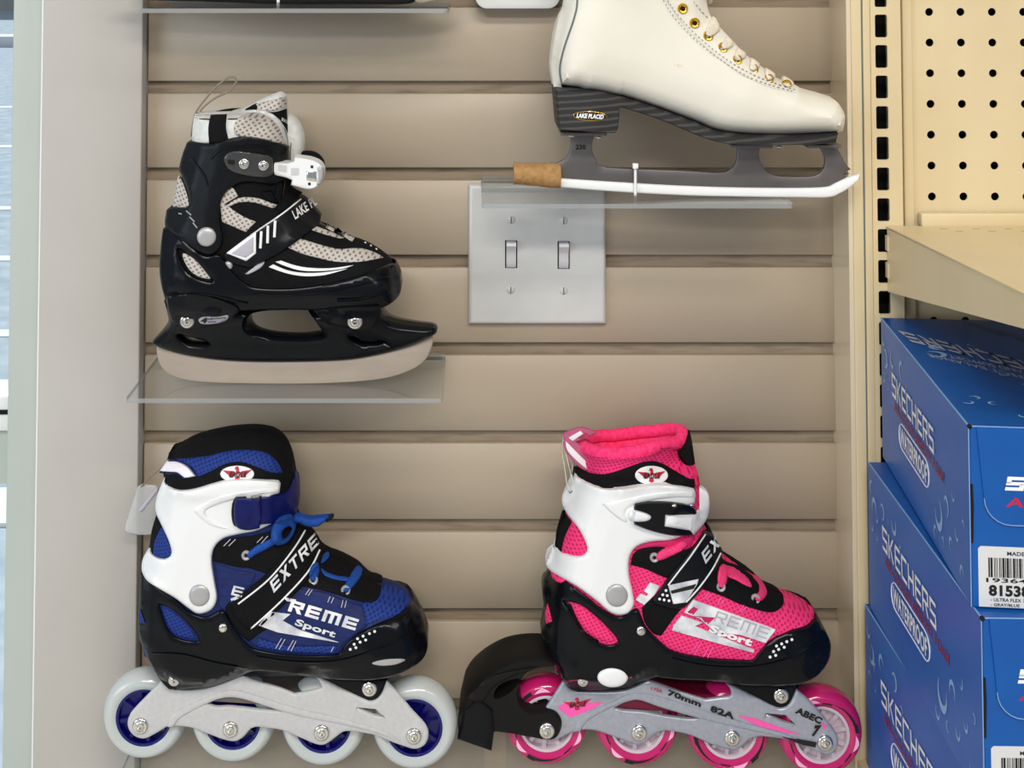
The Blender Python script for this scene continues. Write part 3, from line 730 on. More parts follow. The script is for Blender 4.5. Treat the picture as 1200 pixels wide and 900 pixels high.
    def drop(cl, ch, rx, ry, face):
        k = 14; Vv = []; a0 = rnd.uniform(0, 6.28)
        for i in range(k+1):
            a = a0+4.6*i/k; wv = .46*math.sin(math.pi*i/k)+.03
            for s in (1, 1-wv):
                if face == 's': Vv.append(Q(cl+rx*s*math.cos(a)/Lb, 0, ch+ry*s*math.sin(a))-rt*.0003)
                else: Vv.append(Q(cl+rx*s*math.cos(a)/Lb, ch+ry*s*math.sin(a), H)+Z*.0003)
        G.append((Vv, [(2*i, 2*i+1, 2*i+3, 2*i+2) for i in range(k)]))
    for cl, ch, r in ((.93, .094, .006), (.90, .088, .003), (.84, .1, .005), (.80, .088, .0022), (.955, .075, .003), (.90, .072, .002), (.72, .102, .0055), (.66, .09, .0025), (.96, .108, .004), (.30, .030, .009), (.22, .045, .0055), (.18, .022, .004), (.34, .012, .004), (.26, .014, .003), (.12, .036, .0035), (.08, .014, .004), (.40, .05, .003), (.15, .06, .003), (.06, .05, .0025)):
        drop(cl, ch/.125*H, r, r*1.25, 's')
    for _ in range(26): cl, cr_ = rnd.uniform(.05, .75), rnd.uniform(.01, .12); r = rnd.choice((.002, .003, .003, .007)); drop(cl, cr_, r, r*1.2, 't')
    V, Fc = join_geo(G); o = mesh_obj('droplet_print', V, Fc, M['droplet'], root, smooth=False); o['kind'] = 'stuff'
    if first:   # lettering on the lid, upside down from here
        def onlid(s, a, b, upv, m, bold=0):
            V2, T = glyphs(s, bold); u = (V2[:, 0]-V2[:, 0].min())/(V2[:, 0].max()-V2[:, 0].min()); v = V2[:, 1]/.72
            A3, B3, U3 = (at_z(*q, A.z+.0004) for q in (a, b, upv)); ex = B3-A3; ey = U3-A3
            mesh_obj('lettering', [A3+ex*float(i)+ey*float(j) for i, j in zip(u, v)], [tuple(int(i) for i in t) for t in T], m, root, smooth=False)
        onlid('#SKECHERS', (1236, 432), (1052, 387), (1259, 448), M['print_grey'])
        onlid('WATERPROOF', (1330, 430), (1120, 372), (1368, 446), M['seam'])
        onlid('THE PERFECT BALANCE', (1262, 455), (1086, 414), (1268, 460), M['print_grey'])
        onlid('OF COMFORT AND SUPPORT', (1290, 454), (1110, 415), (1296, 459), M['print_grey'])
    return root
ZB2 = P(1150, 724, .300).z; ZB3 = P(1166, 950, .300).z
shoe_box((1135, 499), (1032, 372), ZB2+.0002, .289, 'blue printed shoe box on top of the stack with its lid in view', True)
shoe_box((1150, 724), (1017, 541), ZB3+.0002, .300, 'blue printed shoe box in the middle of the stack, between two others', False)
shoe_box((1166, 950), (1013, 707), ZB3-.126, .300, 'blue printed shoe box lowest in the frame under two others', False)
zb = ZB3-.126
bs = tag(box('metal_shelf', (XS-.03, -.40, zb-.03), (XS+.6, -.048, zb-.0003), M['cream'], bev=.001), 'cream metal shelf below the picture edge carrying the shoe boxes', 'shelf')
# ------------------------------------------------------------------ acrylic shelves
def acrylic_shelf(x0, x1, yf, d, label, zset=None):
    a = P(x0, yf, d); b = P(x1, yf, d); z = a.z if zset is None else zset
    root = thing('acrylic_shelf', label, 'shelf', ((a.x+b.x)/2, -d, z-.0035), 'clear acrylic shoe shelves hooked in the slat wall')
    th = .0035
    loop = rrect(a.x, b.x, -d, .0, .003)
    # plate with rounded front corners
    V = [Vector((x, y, z)) for x, y in loop]+[Vector((x, y, z-th)) for x, y in loop]; n = len(loop)
    mesh_obj('plate', V, [tuple(range(n)), tuple(range(2*n-1, n-1, -1))], M['acrylic'], root, smooth=False)
    Fc = [(i, (i+1) % n, (i+1) % n+n, i+n) for i in range(n)]
    mesh_obj('polished_edge', V, Fc, M['acrylic_edge'], root, smooth=False)
    box('hook', (a.x+.001, -.003, z), (b.x-.001, -.0005, z+.004), M['acrylic'], root)
    return z
Z_R = acrylic_shelf(565, 930, 239, .102, 'clear acrylic shelf under the white figure skate')
Z_L = acrylic_shelf(147, 519, 467, .102, 'clear acrylic shelf under the black and grey ice skate')
Z_T = acrylic_shelf(163, 525, 10, .102, 'clear acrylic shelf at the top edge under a black skate')
# ------------------------------------------------------------------ switch plate
sp_root = thing('switch_plate', 'double toggle light switch plate mounted on the slat wall', 'light switch', tuple(P(629, 298, .002)))
PL = .0065
a, b = P(548.5, 216, PL), P(711, 381, PL)
cxp, czp = (a.x+b.x)/2, (a.z+b.z)/2; tg = [P(599, 298, PL), P(660.5, 299, PL)]
def slot_loop(c, wx, wz): return np.array([(c.x-wx, c.z-wz), (c.x+wx, c.z-wz), (c.x+wx, c.z+wz), (c.x-wx, c.z+wz)])
bev = .004
inner = (a.x+bev, b.x-bev, b.z+bev, a.z-bev)
holed_plate('plate_face', inner[0], inner[1], inner[2], inner[3], [slot_loop(t, .0052, .0118) for t in tg], -PL, .002, M['plate'], sp_root)
prof = [(0, PL), (.0016, PL-.0002), (.003, PL-.0014), (bev, PL-.004), (bev, -.0)]
V = []; Fc = []
for (o_, dd) in prof:
    for x, z in ((inner[0]-o_, inner[2]-o_), (inner[1]+o_, inner[2]-o_), (inner[1]+o_, inner[3]+o_), (inner[0]-o_, inner[3]+o_)): V.append(Vector((x, -dd, z)))
for i in range(len(prof)-1):
    for k in range(4): Fc.append((i*4+k, (i+1)*4+k, (i+1)*4+(k+1) % 4, i*4+(k+1) % 4))
mesh_obj('plate_rim', V, Fc, M['plate'], sp_root)
for t in tg:
    box('switch_recess', (t.x-.0056, -PL+.0018, t.z-.0122), (t.x+.0056, -.0005, t.z+.0122), M['dark'], sp_root)
    V = []; rows = [(.0112, .0005), (.0108, .0075), (.0085, .0085), (.004, .0048), (.000, .0028), (-.004, .0030), (-.008, .0026), (-.0112, .0005)]
    for h_, o_ in rows:
        for sx in (-.0041, .0041): V.append(Vector((t.x+sx, -PL-o_+.0012, t.z+h_)))
    for h_, o_ in rows:
        for sx in (-.0041, .0041): V.append(Vector((t.x+sx, -PL+.004, t.z+h_)))
    n = len(rows)*2; Fc = [(2*i, 2*i+1, 2*i+3, 2*i+2) for i in range(len(rows)-1)]+[(2*i+2, 2*i+2+n, 2*i+n, 2*i) for i in range(len(rows)-1)]+[(2*i+1, 2*i+1+n, 2*i+3+n, 2*i+3) for i in range(len(rows)-1)]+[(1, 0, n, n+1), (n-2, n-1, 2*n-1, 2*n-2)]
    mesh_obj('toggle', V, Fc, M['toggle'], sp_root)
for sx, sy in ((599, 257.5), (660.5, 258.5), (598.5, 339.5), (660.5, 340.5)):
    c = P(sx, sy, PL); o = lathe('screw', c, [(0, .0013), (.0022, .0012), (.0031, .0006), (.0033, 0), (.0033, -.001)], M['plate'], sp_root, seg=20)
    box('screw_slot', (c.x-.0005, c.y-.0015, c.z-.0028), (c.x+.0005, c.y-.0006, c.z+.0028), M['seam'], o)
# ------------------------------------------------------------------ white rounded wall box at the top edge
c0, c1 = P(557, 10, .02), P(656, -46, .02)
rl = rrect(c0.x, c1.x, c0.z, c1.z, .010, 6); n = len(rl)
V = [Vector((x, -.02, z)) for x, z in rrect(c0.x+.002, c1.x-.002, c0.z+.002, c1.z-.002, .009, 6)]+[Vector((x, -.0185, z)) for x, z in rl]+[Vector((x, -.0002, z)) for x, z in rl]
wb = mesh_obj('wall_box', V, [tuple(range(n))]+[((i+1) % n+k*n, i+k*n, i+(k+1)*n, (i+1) % n+(k+1)*n) for k in (0, 1) for i in range(n)], M['white'])
tag(wb, 'white plastic wall box with rounded corners at the top edge, left of the figure skate', 'wall box')
# ================================================================== wheels, laces, shared skate pieces
def wheel(T, px, py, dbolt, r, tyre, hub, hw=.0112, hr=.0222, boltr=9, bolt=True, spokes=8, marks=False):
    c = P(px, py, dbolt); c = Vector((c.x, -(T.d0+SL[0]*(c.x-SL[1])), c.z))
    k = r/.034
    prof = [(hr*k, hw*.80), (.0265*k, hw), (.0295*k, hw*.93), (.0318*k, hw*.70), (.0333*k, hw*.38), (.034*k, 0), (.0333*k, -hw*.38), (.0318*k, -hw*.70), (.0295*k, -hw*.93), (.0265*k, -hw), (hr*k, -hw*.80)]
    V, Fc = lathe_geo(c, prof, 64); Fc = [f[::-1] for f in Fc]; w_ = mesh_obj('wheel', V, Fc, tyre, T.root)
    g = [lathe_geo(c, [(hr*k+.0003, hw*.80), (hr*k-.0022, hw*.80), (hr*k-.003, hw*.35), (.008, hw*.35), (.0078, hw*.9), (0, hw*.9)], 48)]
    for i in range(spokes):
        a = 2*math.pi*i/spokes+.2; ca, sa = math.cos(a), math.sin(a)
        V = [Vector((c.x+ca*rr-sa*o*.0016, c.y-h, c.z+sa*rr+ca*o*.0016)) for rr in (.007, hr*k-.002) for o in (-1, 1) for h in (hw*.3, hw*.62)]
        g.append((V, [(1, 3, 7, 5), (0, 1, 5, 4), (2, 6, 7, 3)]))
    g.append(lathe_geo(c, [(hr*k+.0003, -hw*.80), (hr*k-.003, -hw*.35), (0, -hw*.35)], 32))
    V, Fc = join_geo(g); h = mesh_obj('hub', V, [f[::-1] for f in Fc], hub, w_)
    if marks:
        def arcgeo(a0, a1, r0, r1, hh, taper=1):
            V = []; k_ = 10
            for i in range(k_+1):
                t = i/k_; a = math.radians(a0+(a1-a0)*t); w2 = (r1-r0)*(math.sin(math.pi*min(1, t*1.0)) if taper == 1 else (1-t) if taper == 2 else 1)
                for rr in (r0, r0+max(w2, .0001)): V.append(Vector((c.x+rr*math.cos(a), c.y-hh, c.z+rr*math.sin(a))))
            return V, [(2*i, 2*i+1, 2*i+3, 2*i+2) for i in range(k_)]
        h2 = hw*1.03; gb = []; gw = []
        for b_ in (0, 120, 240):
            gb += [arcgeo(marks+b_, marks+b_+52, .0262, .0285, h2, 2), arcgeo(marks+b_-14, marks+b_, .0262, .0293, h2*1.0, 0), arcgeo(marks+b_+52, marks+b_+70, .0252, .0262, h2, 0)]
            gw += [arcgeo(marks+b_-46, marks+b_-18, .0262, .0292, h2, 1)]
        V, Fc = join_geo(gb); mesh_obj('printed_flash', V, Fc, M['black_print'], w_, smooth=False)['kind'] = 'stuff'
        V, Fc = join_geo(gw); mesh_obj('printed_flash', V, Fc, M['palepink'], w_, smooth=False)['kind'] = 'stuff'
    return w_, c
def axle(T, px, py, r, d, parent):
    return T.bolt('axle_bolt', px, py, r, M['chrome'], parent=parent, d=d)
def plates(T, poly, holes, d, m, th=.0022, ridge=None):
    o = T.body('side_plate', poly, m, th, .0028, p=2.2, sp=.007, holes=holes, dm=d, d0=d-th)
    q = o.copy(); q.location = (0, 2*(d-th-T.d0), 0); COL.objects.link(q)
    return o
def eyelet(T, px, py, r, m):
    d = (T.hit(px, py) or T.d0); c = P(px, py, d+.0006); rm = (P(px+r, py, d)-P(px, py, d)).x; ri = rm*.3
    V, Fc = lathe_geo(c, [(rm-ri*2, -.0008), (rm-ri*2, .0004), (rm-ri*1.4, ri*.9), (rm-ri*.6, ri), (rm, .0004), (rm, -.001)], 20)
    o = mesh_obj('eyelet', V, Fc, m, T.root)
    V, Fc = lathe_geo(c, [(0, -.0002), (rm-ri*2+.0001, -.0002)], 12); mesh_obj('eyelet_hole', V, Fc, M['dark'], o); return o
def eagle(T, cx, cy, rx, ry, oval=True, parent=None, rot=0):
    if oval:
        ov = [(cx+rx*math.cos(a*math.pi/10), cy+ry*math.sin(a*math.pi/10)+rot*math.cos(a*math.pi/10)) for a in range(20)]
        b = T.patch('emblem', ov, M['print_white'], off=.0009, bev=1.2, sp=3, skirt=.001)
    else: b = parent
    k = rx/19
    def q(pts): return corners([(cx+x*k, cy+y*k*(1 if oval else .9)+rot*x*k/19) for x, y in pts])
    rd = M['red']
    T.patch('printed_wing', q([(-16, -4), (-4, -3), (-1, 0), (-5, 4), (-8, 4), (-10, 1)]), rd, off=.0003, bev=0, sp=3, skirt=.0002, reg=False, parent=b)
    T.patch('printed_wing', q([(17, -5), (5, -3), (2, 0), (6, 3), (9, 3), (11, 0)]), rd, off=.0003, bev=0, sp=3, skirt=.0002, reg=False, parent=b)
    T.patch('printed_head', q([(-2, -8), (1, -8), (2, -6), (2, 0), (-2, 0), (-1, -5), (-3, -5)]), rd, off=.0003, bev=0, sp=3, skirt=.0002, reg=False, parent=b)
    T.patch('printed_tail', q([(-2, 3), (2, 3), (3, 7), (0, 8.5), (-3, 7)]), rd, off=.0003, bev=0, sp=3, skirt=.0002, reg=False, parent=b)
    T.text('lettering', 'EAGLE', (cx-9*k, cy+3.2*k-rot*.5), (cx+9.5*k, cy+3.4*k+rot*.5), (1.2*k, -6*k), M['black_print'], off=.0014, bold=.03, parent=b, sub=3)
    return b
def dots(T, pts, r, m, name='printed_dot'):
    G = []
    for x, y in pts:
        d = T.hit(x, y) or T.d0; k = 8; V = [P(x+r*math.cos(2*math.pi*i/k), y+r*math.sin(2*math.pi*i/k), d+.0006) for i in range(k)]; G.append((V, [tuple(range(k-1, -1, -1))]))
    V, Fc = join_geo(G); o = mesh_obj(name+'s', V, Fc, m, T.root, smooth=False); o['kind'] = 'stuff'; return o
# ================================================================== black and grey children's ice skate
def build_black_ice():
    SL[:] = [0, 0]; d0 = .068
    root = thing('ice_skate', 'black and grey adjustable ice skate with white buckle on a clear shelf', 'ice skate', tuple(P(345, 449, d0)), 'skates displayed on clear shelves')
    T = Thing3(root, d0)
    B = [(227, 133, 1), (252, 132), (285, 131), (300, 130), (318, 134), (331, 146), (337, 165), (338, 200), (346, 230), (366, 256), (385, 265), (402, 275), (430, 285), (452, 299), (462, 311), (467, 328), (466, 345), (452, 357), (430, 362, 1), (330, 362), (215, 358, 1), (196, 345), (190, 320), (192, 280), (203, 255), (208, 225), (217, 185), (224, 160)]
    flat = lambda x, y: y < 137 and x < 318
    tight = lambda x, y: y > 349
    # tongue behind the opening
    tb = T.body('tongue', [(280, 132), (295, 122), (315, 112), (330, 107), (335, 110), (337, 130), (338, 165, 1), (325, 190, 1), (300, 170), (285, 150)], M['whitesoft'], .017, .010, d0=.058, k1=0, sp=.005)
    tk = T.patch('tongue_band', [(287, 128, 1), (301, 121), (300, 130), (290, 131)], M['bfab'], off=.0012, bev=1, sp=3)
    T.patch('tongue_mesh', [(300, 122, 1), (318, 117), (335, 113, 1), (335.5, 126, 1), (320, 130), (303, 129, 1)], M['gmesh'], off=.0012, bev=1.2, sp=3)
    T.patch('tongue_band', [(306, 130, 1), (322, 131), (336, 127, 1), (337.5, 157, 1), (333, 148), (324, 137)], M['bfab'], off=.0012, bev=1, sp=3)
    T.text('lettering', 'SKATE', (329.5, 141), (337, 145), (1, -3.5), M['print_white'], bold=.02)
    T.body('shin_guard', [(322, 134), (340, 133), (350, 142), (356, 155), (357, 172), (352, 190), (344, 200), (325, 200)], M['whitesoft'], .014, .006, d0=.046, k1=0, sp=.005)
    liner = T.body('liner', B, M['bfab'], .034, .030, flat=flat, tight=tight, sp=.0045, open_top=True, k1=.4)
    # white padded collar with an oval of mesh
    T.patch('collar_panel', [(224.5, 168, 1), (226, 145), (229, 133, 1), (247, 132, 1), (245, 148), (246, 168, 1)], M['whitesoft'], off=.0016, bev=2, sp=3.5, mirror=True)
    T.patch('collar_panel', [(245, 168, 1), (244, 150), (247, 134, 1), (268, 134, 1), (266, 148), (270, 163), (269, 168, 1)], M['bfab'], off=.0024, bev=2, sp=3.5, mirror=True)
    T.patch('collar_panel', [(269, 168, 1), (265, 150), (266, 134, 1), (283, 130), (300, 129), (318, 133), (330, 145), (336.5, 165), (336.5, 176, 1), (300, 172)], M['whitesoft'], off=.0016, bev=2, sp=3.5, mirror=True)
    T.patch('collar_mesh', [(277, 158), (275, 145), (284, 135), (298, 132), (312, 136), (324, 146), (331, 160), (332, 172), (300, 164)], M['gmesh'], off=.0026, bev=2, sp=3.5)
    T.line('collar_binding', [(229, 133.5), (250, 132.5), (278, 131.5), (300, 130)], 3.2, M['whitesoft'], off=.003)
    # grey mesh fields of the foot
    T.patch('heel_mesh', [(209, 206), (215, 216), (221, 235), (219, 243), (203, 244), (206, 224)], M['gmesh'], off=.002, bev=1.5, sp=3)
    T.patch('side_mesh', [(258, 240, 1), (262, 226), (272, 220), (279, 230, 1), (264, 239, 1), (282, 252), (300, 260, 1), (288, 272, 1), (260, 260, 1)], M['gmesh'], off=.0014, bev=1.2, sp=3.5)
    T.patch('arch_trim', [(265, 241, 1), (280, 232), (300, 232), (318, 238), (327, 241, 1), (319, 244, 1), (300, 238), (283, 237), (269, 242, 1)], M['gmesh'], off=.0022, bev=1, sp=3)
    T.patch('vamp_mesh', [(340, 276, 1), (328, 286, 1), (353, 297), (375, 303), (395, 307), (422, 307), (449, 302, 1), (443, 298), (428, 292), (413, 291), (398, 292), (383, 289), (366, 284)], M['gmesh'], off=.0016, bev=1.5, sp=3.5)
    T.patch('upper_trim', [(356, 262, 1), (372, 266), (388, 272), (403, 279, 1), (396, 279), (378, 274), (364, 269)], M['gmesh'], off=.0016, bev=1.2, sp=3)
    T.patch('swoosh', [(323, 307, 1), (329, 305.5, 1), (345, 311), (362, 314), (387, 314.5), (414, 311, 1), (400, 315), (378, 317.5), (353, 317), (335, 312)], M['print_white'], off=.0009, bev=0, sp=3.5, skirt=.0004)
    T.patch('swoosh', [(315, 313, 1), (320, 310, 1), (337, 317), (358, 320), (383, 319), (407, 315, 1), (390, 320), (375, 323), (355, 323.5), (335, 320)], M['print_white'], off=.0009, bev=0, sp=3.5, skirt=.0004)
    T.patch('side_tab', [(287, 321, 1), (300, 311), (308, 303), (310, 308), (304, 315), (290, 322)], M['print_grey'], off=.0016, bev=1, sp=3)
    # lace and hook pieces along the ridge
    for a, b, m_, w_ in (((374, 262), (381, 266), 'bplas', 5), ((383, 264), (392, 269), 'gmesh', 6), ((394, 268), (401, 275), 'bplas', 5), ((401, 272), (414, 281), 'gmesh', 6)):
        T.line('lace', [a, b], w_, M[m_], off=.003)
    for (a, b) in (((318, 222), (328, 238)), ((326, 216), (322, 234)), ((334, 212), (331, 232)), ((308, 224), (320, 222))): T.line('lace', [a, b], 2.6, M['bplas'], off=.004)
    T.patch('lace_guard', [(307, 226), (318, 219), (334, 208), (343, 206), (342, 222), (330, 236), (316, 236)], M['bfab'], off=.002, bev=1.5, sp=4)
    dots(T, [(428, 284.5), (434.5, 288), (441, 292)], 1.3, M['print_white'])
    # hard shell below, wraps both sides
    shell = T.patch('lower_shell', [(191, 268, 1), (205, 272), (225, 290), (240, 300), (256, 297, 1), (263, 306), (273, 319), (286, 331), (300, 337), (340, 338), (380, 333), (420, 323), (448, 312), (463, 310, 1), (469, 322), (470, 340), (463, 352), (447, 361), (425, 365), (380, 364), (330, 363), (290, 364), (240, 366), (205, 364), (194, 352), (187, 322), (188, 290)], M['bplas'], off=.0034, bev=3.5, sp=4.5, mirror=True,
        holes=[[(208, 292), (222, 299), (240, 318), (249, 330), (232, 327), (217, 316)]], skirt=.003)
    T.patch('shell_mesh', [(214, 297), (228, 304), (242, 320), (246, 327), (230, 323), (219, 312)], M['gmesh'], off=.0008, bev=1, sp=3)
    T.line('shell_groove', [(205, 348), (235, 345), (265, 350), (290, 357)], 2.2, M['bplas'], off=.0016)
    T.line('shell_groove', [(302, 345), (340, 346), (385, 341), (430, 331), (463, 322)], 2.4, M['bplas'], off=.0016)
    T.line('shell_groove', [(395, 352), (425, 350), (455, 341)], 3, M['bplas'], off=.002)
    cuff = T.patch('ankle_cuff', [(219, 167, 1), (226, 166), (250, 168), (275, 161), (297, 161), (320, 166), (338, 172, 1), (338, 208, 1), (320, 216), (300, 214), (284, 214), (268, 222), (259, 236), (257, 256), (261, 278), (258, 291), (247, 299), (232, 295), (215, 282), (198, 270), (193, 263), (195, 246, 1), (205, 243), (218, 243), (222, 238), (220, 225), (214, 208), (210, 198), (214, 180)], M['bsatin'], off=.0048, bev=3.5, sp=4.5, mirror=True, sm=6, skirt=.004)
    T.line('cuff_crease', [(247, 186), (258, 176), (280, 172), (305, 172), (330, 178)], 2.5, M['bsatin'], off=.0012)
    T.line('cuff_crease', [(224, 186), (238, 204), (243, 218)], 2.5, M['bsatin'], off=.0012)
    for a, b in (((218, 247), (224, 252)), ((222, 254), (228, 260)), ((226, 261), (231, 267)), ((209, 250), (213, 251))): T.line('cuff_notch', [a, b], 1.6, M['silver'], off=.0009)
    # instep strap
    st = T.patch('instep_strap', [(262, 297, 1), (300, 271), (330, 249), (348, 227, 1), (359, 233), (376, 252, 1), (374, 262, 1), (345, 285), (318, 302), (292, 314, 1), (276, 310), (262, 303, 1)], M['bsatin'], off=.003, bev=2.5, sp=4, sm=10, skirt=.005)
    T.patch('strap_underlay', [(322, 243, 1), (335, 229), (343, 220, 1), (354, 226, 1), (340, 240), (328, 250, 1)], M['bfab'], off=.002, bev=1.5, sp=4, sm=5)
    T.line('strap_piping', [(266, 297), (300, 271.5), (330, 251), (353, 233)], 1.8, M['print_white'], off=.0006)
    tz = T.patch('strap_emblem', corners([(266, 297), (300, 271.5), (300, 297), (288.5, 306)]), M['print_white'], off=.0009, bev=.8, sp=4, skirt=.001)
    T.patch('emblem_inlay', corners([(271, 297), (297, 277), (297, 295.5), (288, 302)]), M['print_grey'], off=.0005, bev=.6, sp=4, skirt=.001, parent=tz)
    for a, b in (((306.3, 271), (305, 291)), ((314, 264.5), (313.5, 285)), ((322.5, 258.5), (321.5, 278))): T.line('strap_bar', [a, b], 3, M['print_white'], off=.0008)
    T.text('lettering', 'LAKE PL', (346, 257), (372, 239), (-4.5, -10), M['print_white'], bold=.02)
    # pivots and rivets
    T.disc('pivot_cap', 242, 277.5, 11.3, M['silver'], h=.0022)
    T.disc('rivet', 267.5, 311, 5.2, M['silver'], h=.002)
    # ratchet plate and buckle
    d = T.hit(290, 192)
    rp = T.patch('ratchet_plate', [(262, 188), (266, 180), (278, 177), (300, 180), (315, 182, 1), (320, 186, 1), (320, 204, 1), (312, 208), (290, 206), (270, 200)], M['smoke'], off=.0022, bev=1.5, sp=4)
    T.bolt('plate_bolt', 286, 192, 6.4, M['chrome']); T.bolt('plate_bolt', 308.5, 194, 6.2, M['chrome'])
    T.patch('plate_hole', corners([(267, 187), (275, 188), (275, 193), (267, 192)]), M['dark'], off=.0004, bev=0, sp=5, skirt=.0002, reg=False)
    T.patch('strap_loop', [(354, 178), (366, 178), (375, 183), (380, 192), (379, 204), (374, 200), (370, 190), (362, 185), (354, 184)], M['bfab'], off=.002, bev=1.2, sp=3, dset=.070, skirt=.004)
    T.patch('buckle_lever', [(320, 190, 1), (337, 191, 1), (344, 189, 1), (345, 184, 1), (362, 186), (374, 191), (379, 199), (378, 210), (373, 218), (362, 222), (341, 217, 1), (342, 211, 1), (335, 208, 1), (320, 205, 1)], M['white'], off=.004, bev=1.2, sp=4, skirt=.012, dset=T.hit(326, 198))
    T.patch('buckle_slot', corners([(326, 193), (336, 194), (336, 202), (326, 200)]), M['toggle'], off=.0005, bev=0, sp=5, skirt=.0002, reg=False)
    T.patch('buckle_slot', corners([(341, 197), (350, 197), (350, 205), (341, 205)]), M['toggle'], off=.0005, bev=0, sp=5, skirt=.0002, reg=False)
    T.patch('buckle_pin', corners([(359, 200), (371, 201), (371, 213), (359, 211)]), M['chrome'], off=.0012, bev=1.5, sp=4, skirt=.001, reg=False)
    for x, y in ((365.5, 195.5), (362.5, 215.5)): T.patch('buckle_hole', corners([(x-1.5, y-1.5), (x+1.5, y-1.5), (x+1.5, y+1.5), (x-1.5, y+1.5)]), M['dark'], off=.0005, bev=0, sp=5, skirt=.0002, reg=False)
    T.patch('buckle_tip', [(372, 196), (378, 197), (379, 205), (377, 214), (371, 217), (373, 206)], M['silver'], off=.0012, bev=1.2, sp=3, reg=False)
    # blade holder and blade
    hw_ = lambda x, y: float(np.interp(y, [345, 372, 392, 408, 428], [.030, .021, .012, .008, .006]))
    hold = T.body('blade_holder', [(193, 346, 1), (196, 362), (197, 375), (190, 387), (176, 402, 1), (184, 409), (205, 416), (235, 422), (275, 426), (330, 427), (400, 425), (440, 419), (478, 409), (503, 398), (512, 391), (513, 386), (507, 382), (490, 380), (466, 376), (453, 370), (446, 358, 1), (330, 356, 1)], M['bplas'], .03, .012, dm=d0+.006, sp=.005, wfun=hw_,
        holes=[[(292, 376), (296, 366), (306, 362), (335, 361), (358, 361), (366, 366), (374, 380), (380, 391, 1), (350, 394), (318, 392), (297, 386)], [(211, 391), (225, 396), (245, 402), (232, 402), (219, 400)], [(411, 393), (425, 399), (450, 400), (438, 402), (422, 401)]])
    mt = T.patch('holder_mount', [(195, 346, 1), (230, 344), (262, 352), (280, 362), (272, 372), (240, 384), (218, 386), (203, 378), (197, 364)], M['bplas'], off=.0025, bev=4, sp=4.5, sm=14)
    mt2 = T.patch('holder_mount', [(366, 364, 1), (400, 360), (446, 358, 1), (445, 370), (435, 386), (420, 389), (403, 384), (385, 380)], M['bplas'], off=.0025, bev=4, sp=4.5, sm=14)
    T.bolt('frame_bolt', 219.5, 376, 8.6, M['chrome']); T.bolt('frame_bolt', 416, 376.5, 9.2, M['chrome'])
    T.patch('size_badge', [(233, 374), (240, 371), (256, 371), (267, 369.5), (266, 375), (255, 379), (240, 380), (234, 378)], M['print_grey'], off=.0007, bev=.8, sp=3, skirt=.0008)
    T.text('lettering', '4', (234.5, 378.5), (242, 378.5), (1.5, -6), M['black_print'], bold=.05)
    T.text('lettering', 'adjustable', (243, 375), (265, 373), (0, -2.2), M['black_print'], bold=.02)
    T.text('lettering', 'sizes', (243.5, 378.3), (253, 377.7), (0, -2.2), M['black_print'], bold=.02)
    T.disc('size_button', 248, 363, 12, M['bplas'], h=.0014, ry=7)
    T.body('blade', [(184, 405, 1), (184, 414), (188, 427), (197, 437), (215, 444), (250, 448), (330, 449.5), (400, 448), (450, 443), (480, 434), (498, 422), (507, 403), (507, 392, 1), (478, 403), (440, 413), (330, 420), (235, 415)], M['steel'], .0017, .0008, dm=d0, sp=.007)
    # pull cord
    cp = spline([(224, 160), (226, 146), (230, 131), (240, 117), (254, 101), (267, 91.5), (275, 90.5), (277, 96), (268, 107), (252, 115), (238, 126), (232, 135)], 4, closed=False)
    cd = [P(x, y, .064) for x, y in cp]; tube('pull_cord', cd, .00085, M['cord'], root, 6)
    return root
build_black_ice()
